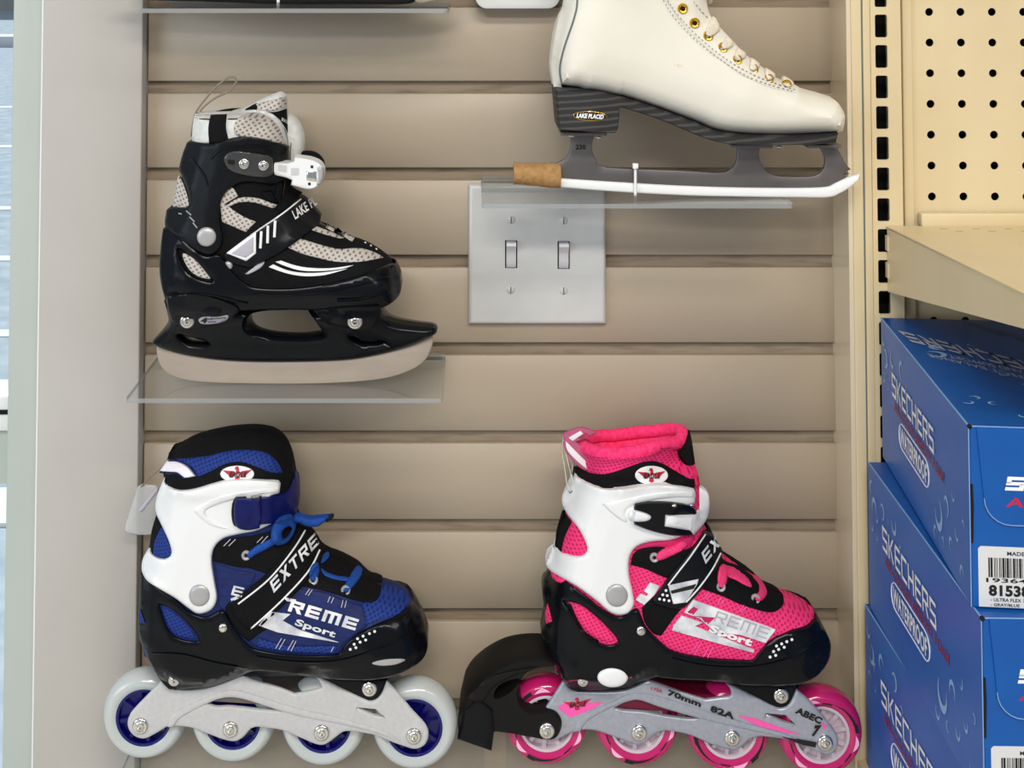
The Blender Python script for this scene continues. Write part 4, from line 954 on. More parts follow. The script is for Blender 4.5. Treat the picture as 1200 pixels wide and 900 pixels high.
# ================================================================== white figure skate
def build_figure():
    d0 = .076; SL[:] = [.0, 0]
    root = thing('figure_skate', 'white leather figure skate with gold eyelets on a clear shelf', 'figure skate', tuple(P(830, 231, d0)), 'skates displayed on clear shelves')
    T = Thing3(root, d0)
    boot = T.body('boot', [(660, -130, 1), (668, -60), (669, -20), (664, 0), (656, 22), (649, 56), (648, 80), (650, 103, 1), (680, 105), (711, 109), (760, 123), (812, 142), (842, 154), (880, 159), (936, 159.5), (987, 156.5, 1), (990, 142), (988, 131), (977, 116), (960, 109), (938, 103), (929, 97.5), (908, 90), (890, 76), (873, 63), (859, 48), (845, 33), (834, 20), (830, 10), (827, -20), (825, -60), (822, -130, 1)],
        M['leather'], .037, .031, p=2.7, tight=lambda x, y: y > 102 and y > 100+(x-651)*.17 and x < 985, flat=lambda x, y: y < -125, open_top=True, sp=.0048, k1=.35, tw=1.0)
    # tongue rising behind the lacing
    T.body('tongue', [(815, -138), (829, -140), (834, -60), (836, -20), (832, 5), (822, -10), (815, -60)], M['leather'], .02, .01, d0=d0-.002, k1=0)
    tb = T.patch('back_stay', [(674, -60, 1), (676, 0), (672, 22), (660, 58), (656, 82), (659, 104, 1), (649, 102, 1), (645, 80), (647, 56), (654, 22), (662, 0), (664, -60, 1)], M['leather'], off=.0010, bev=1.2, sp=4, mirror=True)
    T.line('piping', [(676, -50), (676.5, 0), (672.5, 22), (660.5, 58), (656, 82), (659.5, 103)], 2.2, M['seam'], off=.0010)
    # facing with its stitches
    T.patch('facing', [(778, -60, 1), (779, -5), (786, 8), (803, 32), (830, 58), (858, 80), (890, 98), (925, 108), (940, 106), (929, 98), (908, 90), (890, 76), (873, 63), (859, 48), (845, 33), (834, 20), (829, 6), (826, -20), (823, -60, 1)], M['leather'], off=.0009, bev=1.2, sp=4)
    for off_, nm in ((0, 0), (3.2, 1)):
        pl = spline([(774, -8), (780, 5), (795, 26), (820, 51), (850, 74), (880, 91), (908, 101), (930, 107)] if nm == 0 else [(779, -8), (784, 3), (799, 23), (824, 48), (853, 70.5), (883, 87.5), (910, 98), (933, 105.5)], 2.6, closed=False)
        G = [(pl[i], pl[i+1]) for i in range(0, len(pl)-1, 2)]
        T.lines('stitching', G, .9, M['stitch'], off=.0014)
    pl = spline([(813, 2), (823, 14), (831, 22)], 2.6, closed=False); T.lines('stitching', [(pl[i], pl[i+1]) for i in range(0, len(pl)-1, 2)], .8, M['stitch'], off=.0014)
    ey = [(800, 10), (814, 27), (830, 42), (847, 56), (864, 70), (883, 81), (901, 92.5), (922, 99.5)]
    for x, y in ey: eyelet(T, x, y, 6.3 if x < 850 else 6, M['goldmetal'])
    lc = [[(828, 41), (827, 36), (834, 21), (839, 21), (844, 32), (842, 37), (833, 43)], [(846, 56), (846, 51), (852, 43), (859, 48), (859, 54), (850, 58)], [(861, 69), (862, 62), (865, 56), (874, 62), (874, 67), (866, 71)], [(879, 80), (879, 74), (881, 68), (890, 74), (890, 79), (884, 83)], [(899, 92), (897, 86), (898, 80), (908, 86), (908, 91), (902, 94)], [(918, 99), (917, 94), (919, 89), (929, 95), (930, 99), (924, 102)]]
    for p in lc: T.patch('lace', p, M['cream_lace'], off=.0045, bev=1.6, sp=3, skirt=.003, puff=.0006)
    T.patch('scuff', [(789, 76), (795, 74.5), (801, 77), (796, 79)], M['cream_lace'], off=.0002, bev=0, sp=3, skirt=.0001, reg=False)
    # stacked sole and heel
    T2 = T
    sole = T.body('sole', [(650, 103, 1), (680, 105), (711, 109), (760, 123), (812, 142), (842, 154), (880, 158.5), (936, 159), (988, 156, 1), (983, 170.5, 1), (900, 171), (866, 170.5), (845, 168.5), (822, 162), (783, 146), (755, 136), (728, 127.5, 1), (726, 152), (721, 158, 1), (658, 155, 1), (654, 150)], M['sole'], .037, .002, dm=d0+.030, sp=.006, wfun=lambda x, y: float(np.interp(x, [650, 690, 760, 850, 940, 988], [.026, .032, .028, .037, .036, .020])))
    lb = T.patch('sole_badge', [(691.6+20.5*math.cos(a*math.pi/10), 136+5.8*math.sin(a*math.pi/10)+.8*math.cos(a*math.pi/10)) for a in range(20)], M['goldmetal'], off=.0006, bev=.8, sp=4, skirt=.0006)
    T.patch('badge_field', [(691.6+19.5*math.cos(a*math.pi/10), 136+5*math.sin(a*math.pi/10)+.8*math.cos(a*math.pi/10)) for a in range(20)], M['black_print'], off=.0003, bev=.5, sp=4, skirt=.0004, parent=lb)
    T.text('lettering', 'LAKE PLACID', (675.5, 137.6), (707, 139.4), (1, -5), M['print_white'], bold=.05, parent=lb)
    # blade
    bl = T.body('blade', [(666, 154, 1), (668.5, 163), (668, 174), (663, 185), (654, 190), (640, 195, 1), (640, 209, 1), (660, 212), (720, 216), (800, 220.5), (880, 222.5), (962, 222, 1), (978, 216), (989, 210, 1), (994, 208, 1), (989, 206, 1), (997, 204, 1), (991, 201.5, 1), (998, 199, 1), (991, 191), (981, 171, 1), (959, 171, 1), (966, 183), (966, 195), (959, 204), (946, 207), (912, 206), (899, 200), (891.5, 189), (890, 178), (893, 168, 1), (864, 168, 1), (863, 188), (856, 198), (843, 202), (800, 200), (711, 196), (700, 189), (694.5, 178), (694.5, 167), (699, 156, 1)], M['darksteel'], .002, .0008, dm=d0+.002, sp=.006)
    T.text('lettering', '230', (674.5, 175), (686.5, 175), (0, -5.5), M['black_print'], bold=.03)
    for x0, x1, y in ((657, 711, 157), (858, 905, 171.5), (946, 985, 171.5)):
        a, b = P(x0, y, d0+.012), P(x1, y, d0+.012)
        box('mounting_plate', (a.x, -d0-.014, a.z-.0012), (b.x, -d0+.014, a.z+.0014), M['darksteel'], bl, bev=.0004)
    for x, y in ((670, 159.5), (702, 161), (872, 172), (914, 172), (953, 172)): T.disc('screw', x, y, 3.4, M['chrome'], d=d0+.012, ry=1.2, h=.001)
    T.body('edge_guard', [(645, 208, 1), (660, 209), (720, 213), (800, 217.5), (880, 219.8), (962, 219.5), (978, 215), (990, 209.5), (1009, 203.5, 1), (1009, 209), (998, 219), (985, 227), (970, 232), (928, 232), (860, 231), (800, 229.5), (718, 225), (645, 219, 1)], M['guard'], .0042, .002, dm=d0+.003, sp=.006)
    ca, cb = P(602, 203, d0), P(656.5, 206, d0); ax = cb-ca; ra, rb = (P(602, 216.5, d0)-P(602, 189, d0)).length/2*.93, (P(656, 221.5, d0)-P(656, 190, d0)).length/2*.93
    V = []; k = 36
    for t, r in ((0, ra*.82), (0, ra), (.25, ra*1.0), (.5, ra*1.03), (.75, rb), (1, rb), (1, rb*.8)):
        c = ca+ax*t
        for i in range(k): a = 2*math.pi*i/k; V.append(c+Vector((0, math.cos(a)*r, math.sin(a)*r)))
    Fc = [(j*k+i, (j+1)*k+i, (j+1)*k+(i+1) % k, j*k+(i+1) % k) for j in range(6) for i in range(k)]+[tuple(range(k)), tuple(range(7*k-1, 6*k-1, -1))]
    mesh_obj('cardboard_tube', V, [f[::-1] for f in Fc], M['cork'], root)
    tie = [P(x, y, d) for x, y, d in ((744.5, 193, d0+.006), (744.5, 228, d0+.0066), (744.5, 230, d0), (744.5, 226, d0-.006), (744.5, 196, d0-.005))]
    tube('cable_tie', tie, .0012, M['guard'], root, 6, closed=True)
    c = P(744.5, 194.5, d0+.007); box('tie_head', (c.x-.0022, c.y-.002, c.z-.002), (c.x+.0022, c.y+.001, c.z+.0022), M['guard'], root, bev=.0005)
    SL[:] = [0, 0]; return root
build_figure()
# ================================================================== blue inline skate
def build_blue():
    d0 = .056; xc = P(325, 850, d0).x; SL[:] = [.070, xc]
    root = thing('inline_skate', 'blue and black inline skate with white cuff and milky white wheels', 'inline skate', (xc, -d0, P(325, 900, d0).z), 'skates displayed on clear shelves')
    T = Thing3(root, d0); dp = d0+.0165
    ws = [(164.5, 850), (270, 854), (377, 858), (485, 862)]; bot = 9
    for x, y in ws:
        w_, c = wheel(T, x, y, dp+.002, .0342, M['tyrewhite'], M['navyhub']); bot = min(bot, c.z-.0342)
        axle(T, x, y+.5, 9.3, dp+.0005, w_)
    fr = [(192, 796, 1), (198, 806, 1), (215, 809), (240, 808), (262, 801), (282, 792, 1), (300, 799), (325, 806), (345, 814, 1), (362, 811, 1), (377, 807, 1), (374, 799, 1), (367, 792, 1), (400, 808), (425, 820), (436, 823), (446, 816), (453, 799, 1), (463, 809), (482, 832), (499, 851), (502, 864), (497, 875), (486, 879), (474, 876), (457, 870), (440, 863), (412, 858, 1), (402, 859), (391, 867), (380, 874), (369, 873), (350, 865), (330, 857), (302, 853, 1), (294, 855), (285, 865), (275, 870), (262, 868), (243, 861), (228, 855), (208, 852), (195, 853, 1), (180, 862), (168, 867), (156, 863), (149, 852), (152, 838), (166, 822)]
    hs = [[(241, 825, 1), (258, 817), (275, 816), (302, 823), (330, 834, 1), (308, 833), (272, 829), (252, 829)], [(418, 830, 1), (440, 832, 1), (451, 842, 1), (436, 838)]]
    plates(T, fr, hs, dp, M['framegrey'])
    T2 = Thing3(root, d0); 
    fo = T.body('frame_bridge', [(200, 800, 1), (330, 800, 1), (368, 800, 1), (440, 815, 1), (452, 812, 1), (430, 828, 1), (345, 824, 1), (205, 815, 1)], M['ldark'], .0125, .002, d0=d0, k1=.4, sp=.008, reg=False)
    rid = T.hit(300, 845)
    T.patch('frame_ridge', [(196, 852, 1), (202, 838), (222, 826), (240, 818), (258, 811), (278, 809), (300, 815), (345, 829), (400, 842), (450, 857), (474, 871, 1), (440, 859), (400, 849), (345, 838), (300, 823.5), (277, 817.5), (258, 818.5), (238, 827), (212, 841), (203, 852, 1)], M['framegrey'], off=.0011, bev=2.4, sp=4, dset=rid, reg=False, skirt=.001)
    # boot
    B = [(197, 531, 1), (212, 522), (226, 515), (248, 509), (272, 505), (298, 504), (318, 508), (333, 519), (341, 535), (345, 553), (348, 575), (347, 598), (352, 614), (366, 630), (379, 648), (400, 657), (420, 668), (434, 681), (452, 686), (470, 693), (483, 703), (491, 718), (498, 740), (499, 762), (486, 779), (460, 792), (430, 796, 1), (380, 793), (330, 788), (284, 790), (262, 798), (235, 805), (205, 806, 1), (190, 798), (178, 782), (169, 760), (165, 735), (165, 700), (170, 665), (178, 625), (188, 590), (192, 560)]
    boot = T.body('boot', B, M['bluebody'], .036, .030, tight=lambda x, y: y > 775, sp=.0045, k1=.4)
    col = T.patch('padded_collar', [(198, 531, 1), (212, 522), (226, 515), (248, 509), (272, 505), (298, 504), (318, 508), (333, 519), (341, 535), (344, 553), (348, 575), (347, 600, 1), (330, 592), (300, 580), (250, 585), (205, 580), (192, 560), (194, 545)], M['bfab'], off=.0022, bev=3, sp=4.5, mirror=True)
    T.patch('collar_mesh', [(206, 538, 1), (222, 537), (245, 534), (272, 528), (300, 528), (316, 533), (326, 543), (331, 554, 1), (318, 554), (300, 547), (282, 541.5), (264, 544), (246, 553), (232, 559, 1), (226, 549), (216, 542)], M['bluemesh'], off=.0012, bev=1.5, sp=3.5)
    eagle(T, 278, 555.5, 20, 9.6)
    tab = T.patch('pull_tab', [(196, 540, 1), (207, 541), (219, 547), (229, 558, 1), (216, 560), (208, 554), (198, 553), (187, 552, 1)], M['tapewhite'], off=.003, bev=1.2, sp=3)
    T.line('tab_edge', [(197, 539.5), (209, 540), (221, 546), (231, 558)], 2.4, M['navy'], off=.0012)
    T.line('tab_edge', [(187, 553), (198, 555), (207, 555), (216, 561)], 2.2, M['navy'], off=.0012)
    # heel and side textile
    T.patch('heel_mesh', [(179, 652, 1), (181, 632), (187, 616), (196, 632), (201, 648), (197, 656, 1)], M['bluemesh'], off=.001, bev=1, sp=3)
    T.patch('heel_stay', [(175, 650, 1), (177, 625), (183, 604, 1), (189, 617, 1), (181, 634), (179, 652, 1)], M['bfab'], off=.0014, bev=1, sp=3, mirror=True)
    T.patch('quarter_mesh', [(252, 660, 1), (275, 668), (300, 672, 1), (292, 690), (272, 712, 1), (258, 712)], M['bluebody'], off=.0006, bev=1, sp=4)
    T.patch('toe_mesh', [(446, 687, 1), (458, 688), (472, 694), (481, 703, 1), (478, 714), (460, 722), (440, 728), (427, 733, 1), (415, 722), (425, 707), (440, 701)], M['bluemesh'], off=.0007, bev=1, sp=3.5)
    T.patch('side_mesh', [(345, 690, 1), (380, 694), (405, 704), (425, 710, 1), (430, 734, 1), (405, 752), (396, 766, 1), (340, 765), (300, 757), (290, 745, 1), (318, 715)], M['bluebody'], off=.0008, bev=1, sp=4.5)
    T.patch('lower_mesh', [(302, 748, 1), (340, 757), (395, 757, 1), (393, 766, 1), (340, 764), (302, 758, 1)], M['bluemesh'], off=.0011, bev=1, sp=4)
    T.patch('lace_panel', [(249, 657, 1), (253, 640), (270, 631), (300, 627), (335, 617), (352, 612), (368, 634), (380, 649), (400, 657), (420, 668), (433, 681), (447, 688, 1), (444, 700), (434, 706), (415, 703), (395, 697), (370, 690), (345, 686, 1), (300, 668), (275, 664)], M['bfab'], off=.0018, bev=2, sp=4.5, mirror=True)
    T.lines('stitching', [((262, 640), (270, 632)), ((268, 640), (276, 632)), ((301, 636), (308, 629)), ((306, 637), (314, 628)), ((344, 692), (350, 686)), ((358, 697), (363, 690)), ((361, 698), (366, 691)), ((384, 706), (387, 699)), ((388, 707), (391, 700)), ((400, 712), (402, 703)), ((404, 712), (406, 704)), ((323, 760), (330, 748)), ((327, 761), (334, 749)), ((337, 762), (344, 750)), ((341, 763), (347, 751)), ((388, 764), (391, 758))], .9, M['print_grey'], off=.0012)
    # black hard shell, toe cap, cuff
    T.patch('lower_shell', [(165, 672, 1), (180, 683), (205, 702), (222, 717), (240, 723), (254, 717, 1), (262, 716), (275, 737), (290, 755), (304, 762), (340, 767), (380, 768), (398, 766, 1), (404, 756), (420, 742), (445, 730), (466, 721), (484, 704, 1), (492, 714), (499, 738), (501, 760), (490, 778), (462, 792), (430, 797), (380, 795), (330, 788, 1), (300, 786), (284, 791), (262, 799), (240, 806), (205, 809, 1), (194, 802), (180, 784), (169, 762), (162, 740), (163, 705)], M['bplas'], off=.0034, bev=3.5, sp=4.5, mirror=True,
        holes=[[(186, 708, 1), (200, 713), (216, 726), (229, 742), (232, 751), (212, 749), (197, 738)]], skirt=.003)
    T.patch('shell_mesh', [(189, 712, 1), (200, 716), (215, 728), (227, 744), (226, 748), (208, 745), (197, 735)], M['bluemesh'], off=.0006, bev=1, sp=3, reg=False)
    T.patch('heel_inset', [(164, 714, 1), (168, 724), (170, 731, 1), (164, 730, 1)], M['bluemesh'], off=.001, bev=1, sp=3, reg=False)
    T.line('shell_groove', [(178, 766), (215, 768), (250, 777), (290, 784)], 2, M['bplas'], off=.0014)
    T.line('shell_groove', [(300, 770), (345, 776), (395, 775), (440, 762), (480, 744)], 2, M['bplas'], off=.0014)
    T.patch('toe_vent', [(436, 777), (450, 773), (470, 772), (475, 774), (462, 779), (445, 780)], M['silver'], off=.0004, bev=1, sp=3)
    dots(T, [(410.5, 761), (417, 759), (415, 755), (419, 748.5), (422, 752.5), (425.5, 745.5), (428.5, 750), (433, 742.5), (439, 740)], 1.7, M['print_white'])
    T.patch('front_mount', [(374, 793, 1), (400, 806), (428, 820), (438, 820), (448, 811), (454, 797, 1), (440, 797, 1)], M['bplas'], off=.002, bev=2, sp=4, dset=dp-.004, skirt=.010)
    T.bolt('mount_bolt', 433, 807, 9, M['chrome'], d=dp-.002)
    T.patch('rear_mount', [(179, 783, 1), (200, 778), (240, 778), (285, 788, 1), (264, 798), (240, 806), (220, 809), (198, 808, 1), (190, 800)], M['bplas'], off=.002, bev=2, sp=4, dset=dp+.004, skirt=.012)
    T.bolt('mount_bolt', 204, 797, 6.6, M['chrome'])
    T.disc('rivet', 261.5, 735.5, 5.4, M['chrome'], h=.002)
    cuff = T.patch('ankle_cuff', [(193, 559, 1), (194, 567), (201, 572), (213, 575), (229, 573), (246, 568), (266, 563), (292, 562), (325, 564, 1), (328, 568), (327, 578, 1), (318, 581, 1), (318, 614, 1), (300, 622), (280, 626), (262, 631), (251, 642), (248, 658), (251, 680), (254, 700), (250, 712), (241, 718), (231, 719), (221, 713), (205, 701), (185, 689), (172, 680), (166, 668), (168, 653), (176, 643, 1), (178, 650), (188, 655), (197, 654), (201, 648), (198, 635), (190, 617), (183, 602), (182, 590), (186, 575)], M['white'], off=.0046, bev=3.2, sp=4.5, mirror=True, sm=4, skirt=.004)
    T.patch('cuff_rib', [(226, 598, 1), (240, 589), (262, 581), (290, 576), (327, 572, 1), (327, 577, 1), (300, 580), (272, 586), (248, 594), (240, 601), (248, 611), (275, 622, 1), (250, 617), (236, 608)], M['white'], off=.0015, bev=3.5, sp=3.5, reg=False)
    T.disc('pivot_cap', 234, 697.5, 12.3, M['silver'], h=.0022)
    # buckle strap round the ankle
    T.patch('ankle_strap', [(300, 583, 1), (325, 581), (338, 573), (346, 553, 1), (350, 562), (350, 590), (344, 604), (333, 611), (304, 615, 1)], M['navy'], off=.0035, bev=2, sp=4, sm=6, skirt=.005)
    T.patch('buckle_back', [(276, 582, 1), (306, 581, 1), (306, 586, 1), (282, 618, 1), (274, 616), (271, 604), (272, 590)], M['bplas'], off=.003, bev=1.5, sp=4)
    T.patch('buckle_cover', [(276, 584, 1), (290, 583.5), (305, 585, 1), (306.5, 600), (305, 612), (304, 619, 1), (290, 621.5), (279, 619), (275, 612), (274, 598)], M['navy'], off=.004, bev=2.5, sp=4, sm=4, skirt=.006)
    T.patch('buckle_spring', corners([(288, 581.5), (304, 582), (303, 584), (289, 583.5)]), M['chrome'], off=.001, bev=.5, sp=4, reg=False)
    # instep strap
    T.patch('strap_base', [(268, 706, 1), (300, 716, 1), (330, 727, 1), (305, 742, 1), (292, 752, 1), (280, 742), (264, 716)], M['bfab'], off=.001, bev=2, sp=4)
    T.patch('instep_strap', [(272, 704, 1), (313, 672), (336, 644), (350, 616, 1), (362, 618, 1), (372, 632), (378, 645, 1), (370, 668), (340, 702), (302, 738, 1), (288, 736, 1), (275, 722)], M['bfab'], off=.003, bev=2.2, sp=4, sm=12, skirt=.005)
    T.line('strap_piping', [(279, 708), (315, 679), (343, 645), (358, 621)], 2, M['print_white'], off=.0006)
    T.line('strap_piping', [(294, 737), (330, 704), (361, 670), (375, 644)], 2, M['print_white'], off=.0006)
    T.text('lettering', '#EXTRE', (321, 695), (374, 637), (-5, -13), M['print_silver'], bold=.2)
    # side print
    T.text('lettering', '#REME', (337, 716), (416, 739), (5, -13), M['print_silver'], bold=.24)
    T.patch('printed_flash', corners([(332, 700), (347, 703), (346, 706), (336, 704.5)]), M['print_silver'], off=.0006, bev=0, sp=4, skirt=.0003, reg=False)
    T.text('lettering', 'Sport', (345, 732), (392, 747), (3, -7), M['print_silver'], bold=.035)
    T.patch('printed_flash', corners([(303, 733), (316, 717), (340, 720), (331, 727.5), (350, 738), (397, 753), (360, 747), (325, 741)]), M['print_silver'], off=.0006, bev=0, sp=4, skirt=.0003, reg=False)
    T.text('lettering', '#E', (270.5, 697), (283, 700), (3.5, -11), M['print_silver'], bold=.05)
    T.patch('printed_flash', corners([(270, 702), (277, 699), (280, 701), (272, 705)]), M['print_silver'], off=.0006, bev=0, sp=4, skirt=.0003, reg=False)
    # eyelets and laces
    for x, y in ((288.5, 651), (367, 680), (405, 692)): eyelet(T, x, y, 5.6, M['silver'])
    T.patch('lace', [(290, 649), (300, 640), (316, 632), (326, 627), (328, 634), (314, 643), (300, 650), (292, 655)], M['bluelace'], off=.003, bev=1.8, sp=3, puff=.001, skirt=.004)
    T.patch('lace', [(363, 678), (363, 668), (367, 661), (373, 661), (374, 670), (371, 679), (367, 681)], M['bluelace'], off=.003, bev=1.8, sp=3, puff=.001, skirt=.004)
    T.patch('lace', [(403, 692), (405, 684), (413, 672), (419, 666), (424, 670), (422, 677), (412, 690), (406, 695)], M['bluelace'], off=.003, bev=1.8, sp=3, puff=.001, skirt=.004)
    T.patch('lace', [(376, 666), (383, 671), (395, 675), (408, 677), (406, 681), (392, 679), (380, 674)], M['bluelace'], off=.0012, bev=1.2, sp=3, reg=False)
    T.patch('lace', [(378, 652), (383, 648), (386, 651), (381, 658), (376, 660)], M['bluelace'], off=.0016, bev=1.2, sp=3, reg=False)
    T.patch('bow_loop', [(318, 622), (322, 612), (332, 605), (344, 605), (347, 613), (344, 626), (336, 636), (325, 639), (318, 632)], M['bluelace'], off=.006, bev=2, sp=3, puff=.002, skirt=.006, holes=[[(330, 627), (333, 620), (339, 617), (342, 619), (338, 628), (332, 633)]])
    T.patch('lace_end', [(344, 605), (352, 604), (362, 607), (375, 606), (388, 605), (391, 607), (380, 612), (372, 617), (360, 617), (350, 613), (344, 612)], M['bluelace'], off=.004, bev=2, sp=3, puff=.001, skirt=.004, dset=T.hit(346, 612))
    T.patch('lace_tip', [(381, 609, 1), (389, 604.5, 1), (391, 607, 1), (383, 612, 1)], M['bmatte'], off=.0055, bev=1, sp=3, dset=T.hit(346, 612), skirt=.004, reg=False)
    z = bot; SL[:] = [0, 0]
    return z
ZB = build_blue()
Z_B = acrylic_shelf(128, 568, 938, .102, 'clear acrylic shelf just below the frame under the blue inline skate', zset=ZB-.0002)
# hang tag beside the blue skate
tg_ = thing('hang_tag', 'frosted plastic security tag hanging on a thin string behind the blue skate', 'tag', tuple(P(165, 600, .030)))
TT = Thing3(tg_, .03)
TT.patch('card', [(161, 571, 1), (167, 568), (182, 569), (186, 572, 1), (184, 600), (181, 626, 1), (165, 627), (147, 624, 1), (146, 618), (153, 596)], M['tagplastic'], off=.0015, bev=1.5, sp=5, dset=.030, skirt=.0015)
TT.patch('fold', corners([(162, 598), (184, 571), (186, 574), (166, 600)]), M['print_grey'], off=.0012, bev=.5, sp=5, dset=.0315, skirt=.001)
tube('string', [P(x, y, d) for x, y, d in ((165, 571, .031), (175, 560, .038), (188, 549, .046), (195, 543, .05))], .0006, M['cord'], tg_, 5)
# ================================================================== pink inline skate
def build_pink():
    d0 = .056; xc = P(805, 860, d0).x; SL[:] = [.070, xc]
    root = thing('inline_skate', 'pink and black inline skate with white cuff and black heel brake', 'inline skate', (xc, -d0, P(805, 900, d0).z), 'skates displayed on clear shelves')
    T = Thing3(root, d0); dp = d0+.0165; bot = 9
    ws = [(641.5, 857), (749, 858.5), (858, 865), (967, 870.5)]
    for i, (x, y) in enumerate(ws):
        w_, c = wheel(T, x, y, dp+.002, .0338, M['tyrepink'], M['hubwhite'], marks=(10, 262, 200, 20)[i], spokes=10); bot = min(bot, c.z-.0338)
        if i: axle(T, x, y, 9.5, dp+.0005, w_)
    fr = [(661, 797, 1), (668, 808), (682, 811), (722, 811), (740, 807), (759, 798, 1), (775, 803), (800, 812), (827, 820.5, 1), (845, 818, 1), (857, 816), (856, 808, 1), (849, 800, 1), (880, 815), (905, 828), (916, 831), (926, 826), (934, 809, 1), (945, 818), (958, 832), (973, 850), (982, 864), (982, 877), (973, 886), (963, 884), (946, 877), (922, 868), (892, 864, 1), (880, 867), (868, 877), (858, 880), (846, 877), (830, 872), (815, 865), (799, 860), (781, 857.5, 1), (770, 860), (759, 869), (750, 874), (737, 871), (718, 864), (696, 857), (675, 857, 1), (661, 864), (648, 870), (636, 866), (630, 855), (634, 840), (645, 822)]
    hs = [[(720, 830, 1), (737, 822), (750, 820.5), (775, 826), (800, 834), (820, 842, 1), (808, 843), (782, 840), (755, 835), (730, 833)], [(898, 837, 1), (921, 839, 1), (932, 850, 1), (918, 846)]]
    plates(T, fr, hs, dp, M['framesilver'])
    T.body('frame_bridge', [(672, 803, 1), (800, 800, 1), (848, 806, 1), (925, 822, 1), (915, 836, 1), (820, 832, 1), (680, 822, 1)], M['crimson'], .0125, .002, d0=d0, k1=.4, sp=.008, reg=False)
    rid = T.hit(780, 850)
    T.patch('frame_ridge', [(672, 858, 1), (678, 844), (694, 832), (716, 823), (735, 814), (752, 812), (775, 817), (820, 831), (870, 846), (920, 860), (950, 874, 1), (915, 864), (870, 854), (820, 842), (775, 829), (750, 820.5), (736, 822), (715, 830), (690, 844), (680, 857, 1)], M['framesilver'], off=.0011, bev=2.4, sp=4, dset=rid, reg=False, skirt=.001)
    T.patch('printed_flash', corners([(653, 829), (662, 824), (707, 823.5), (692, 832), (668, 841)]), M['pinkprint'], off=.0004, bev=0, sp=5, dset=rid, skirt=.0002)
    eagle(T, 676.5, 825, 19, 9, oval=False, parent=root, rot=-2)
    T.text('lettering', '70mm', (782, 814), (821, 828.5), (1.5, -6), M['black_print'], bold=.05)
    T.text('lettering', '82A', (832, 833), (860, 843), (1.5, -6.5), M['black_print'], bold=.05)
    T.text('lettering', 'LYER', (762.5, 808), (776, 812.5), (.8, -3.2), M['red'], bold=.02)
    T.text('lettering', 'ABEC', (931.5, 835), (961.5, 848.5), (3, -6.5), M['black_print'], bold=.05)
    T.text('lettering', '7', (951, 861.5), (959, 861.5), (4, -11), M['black_print'], bold=.08)
    T.patch('printed_flash', corners([(864, 838.5), (885, 842), (938, 861), (922, 859), (888, 851)]), M['pinkprint'], off=.0004, bev=0, sp=5, dset=rid, skirt=.0002, reg=False)
    T.patch('printed_flash', corners([(917, 864), (957, 871), (955.5, 876), (940, 873)]), M['black_print'], off=.0016, bev=0, sp=5, dset=rid, skirt=.0002, reg=False)
    T.patch('printed_flash', corners([(961, 846), (970, 852), (966, 855)]), M['pinkprint'], off=.0004, bev=0, sp=5, dset=rid, skirt=.0002, reg=False)
    # boot, open at the top
    B = [(678, 548, 1), (700, 550), (725, 550), (750, 548), (768, 545), (785, 543), (800, 541), (811, 541, 1), (814, 548), (820, 570), (821, 592), (824, 612), (834, 628), (847, 650), (866, 663), (885, 676), (900, 690), (918, 697), (936, 704), (950, 712), (958, 724), (967, 740), (972, 760), (962, 782), (935, 797), (905, 803, 1), (860, 800), (820, 796), (770, 793), (755, 797), (735, 806), (700, 809), (668, 806, 1), (658, 793), (648, 772), (641, 752), (640, 720), (641, 690), (648, 655), (658, 615), (668, 585), (674, 563)]
    boot = T.body('boot', B, M['pinkmesh'], .036, .028, tight=lambda x, y: y > 780, flat=lambda x, y: y < 552 and 678 < x < 811, sp=.0045, k1=.4, open_top=True)
    # plush rim of the opening: near side low, far side high
    near = [(682, 522), (694, 528), (712, 532), (735, 531), (757, 527), (775, 521), (793, 519)]
    nd = [.056, .072, .084, .087, .084, .074, .062]
    far_ = [(800, 508), (790, 503), (770, 505), (745, 507), (722, 510), (702, 511), (688, 515)]
    fd = [.050, .038, .030, .026, .026, .032, .044]
    q = spline([(x, y) for x, y in near+far_], 6.0); dq = spline([(i, d*1e3) for i, d in enumerate(nd+fd)], 1e9) if False else None
    pts = [P(x, y, d) for (x, y), d in zip(near+far_, nd+fd)]
    rp = []
    n = len(pts)
    for i in range(n):
        p0, p1, p2, p3 = pts[i-1], pts[i], pts[(i+1) % n], pts[(i+2) % n]
        for t in (0, .25, .5, .75): rp.append(.5*((2*p1)+(-p0+p2)*t+(2*p0-5*p1+4*p2-p3)*t*t+(-p0+3*p1-3*p2+p3)*t**3))
    V, Fc = tube_geo(rp, .0050, 12, closed=True); mesh_obj('plush_rim', V, Fc, M['pinkfur'], root); T.add(V, Fc)
    m = len(rp); lin = [p+Vector((0, 0, .002)) for p in rp]; c0 = sum(rp, Vector())/m
    V = []
    for k, (sc, dzz) in enumerate(((1.0, .001), (.93, -.004), (.90, -.016), (.80, -.03), (.1, -.034))): V += [Vector((c0.x+(p.x-c0.x)*sc, c0.y+(p.y-c0.y)*sc, p.z+dzz)) for p in rp]
    Fc = [(k*m+i, k*m+(i+1) % m, (k+1)*m+(i+1) % m, (k+1)*m+i) for k in range(4) for i in range(m)]
    mesh_obj('plush_lining', V, Fc, M['pinkfur'], root)
    # outer skirt tying the rim to the boot body
    V = [p+Vector((0, 0, 0)) for p in rp]+[Vector((c0.x+(p.x-c0.x)*1.0, -d0-SL[0]*(p.x-SL[1])+(p.y+d0+SL[0]*(p.x-SL[1]))*1.02, min(p.z-.010, P(750, 545, d0).z))) for p in rp]
    Fc = [(i, i+m, (i+1) % m+m, (i+1) % m) for i in range(m)]; mesh_obj('collar_mesh', V, Fc, M['pinkmesh'], root); T.add(V, Fc)
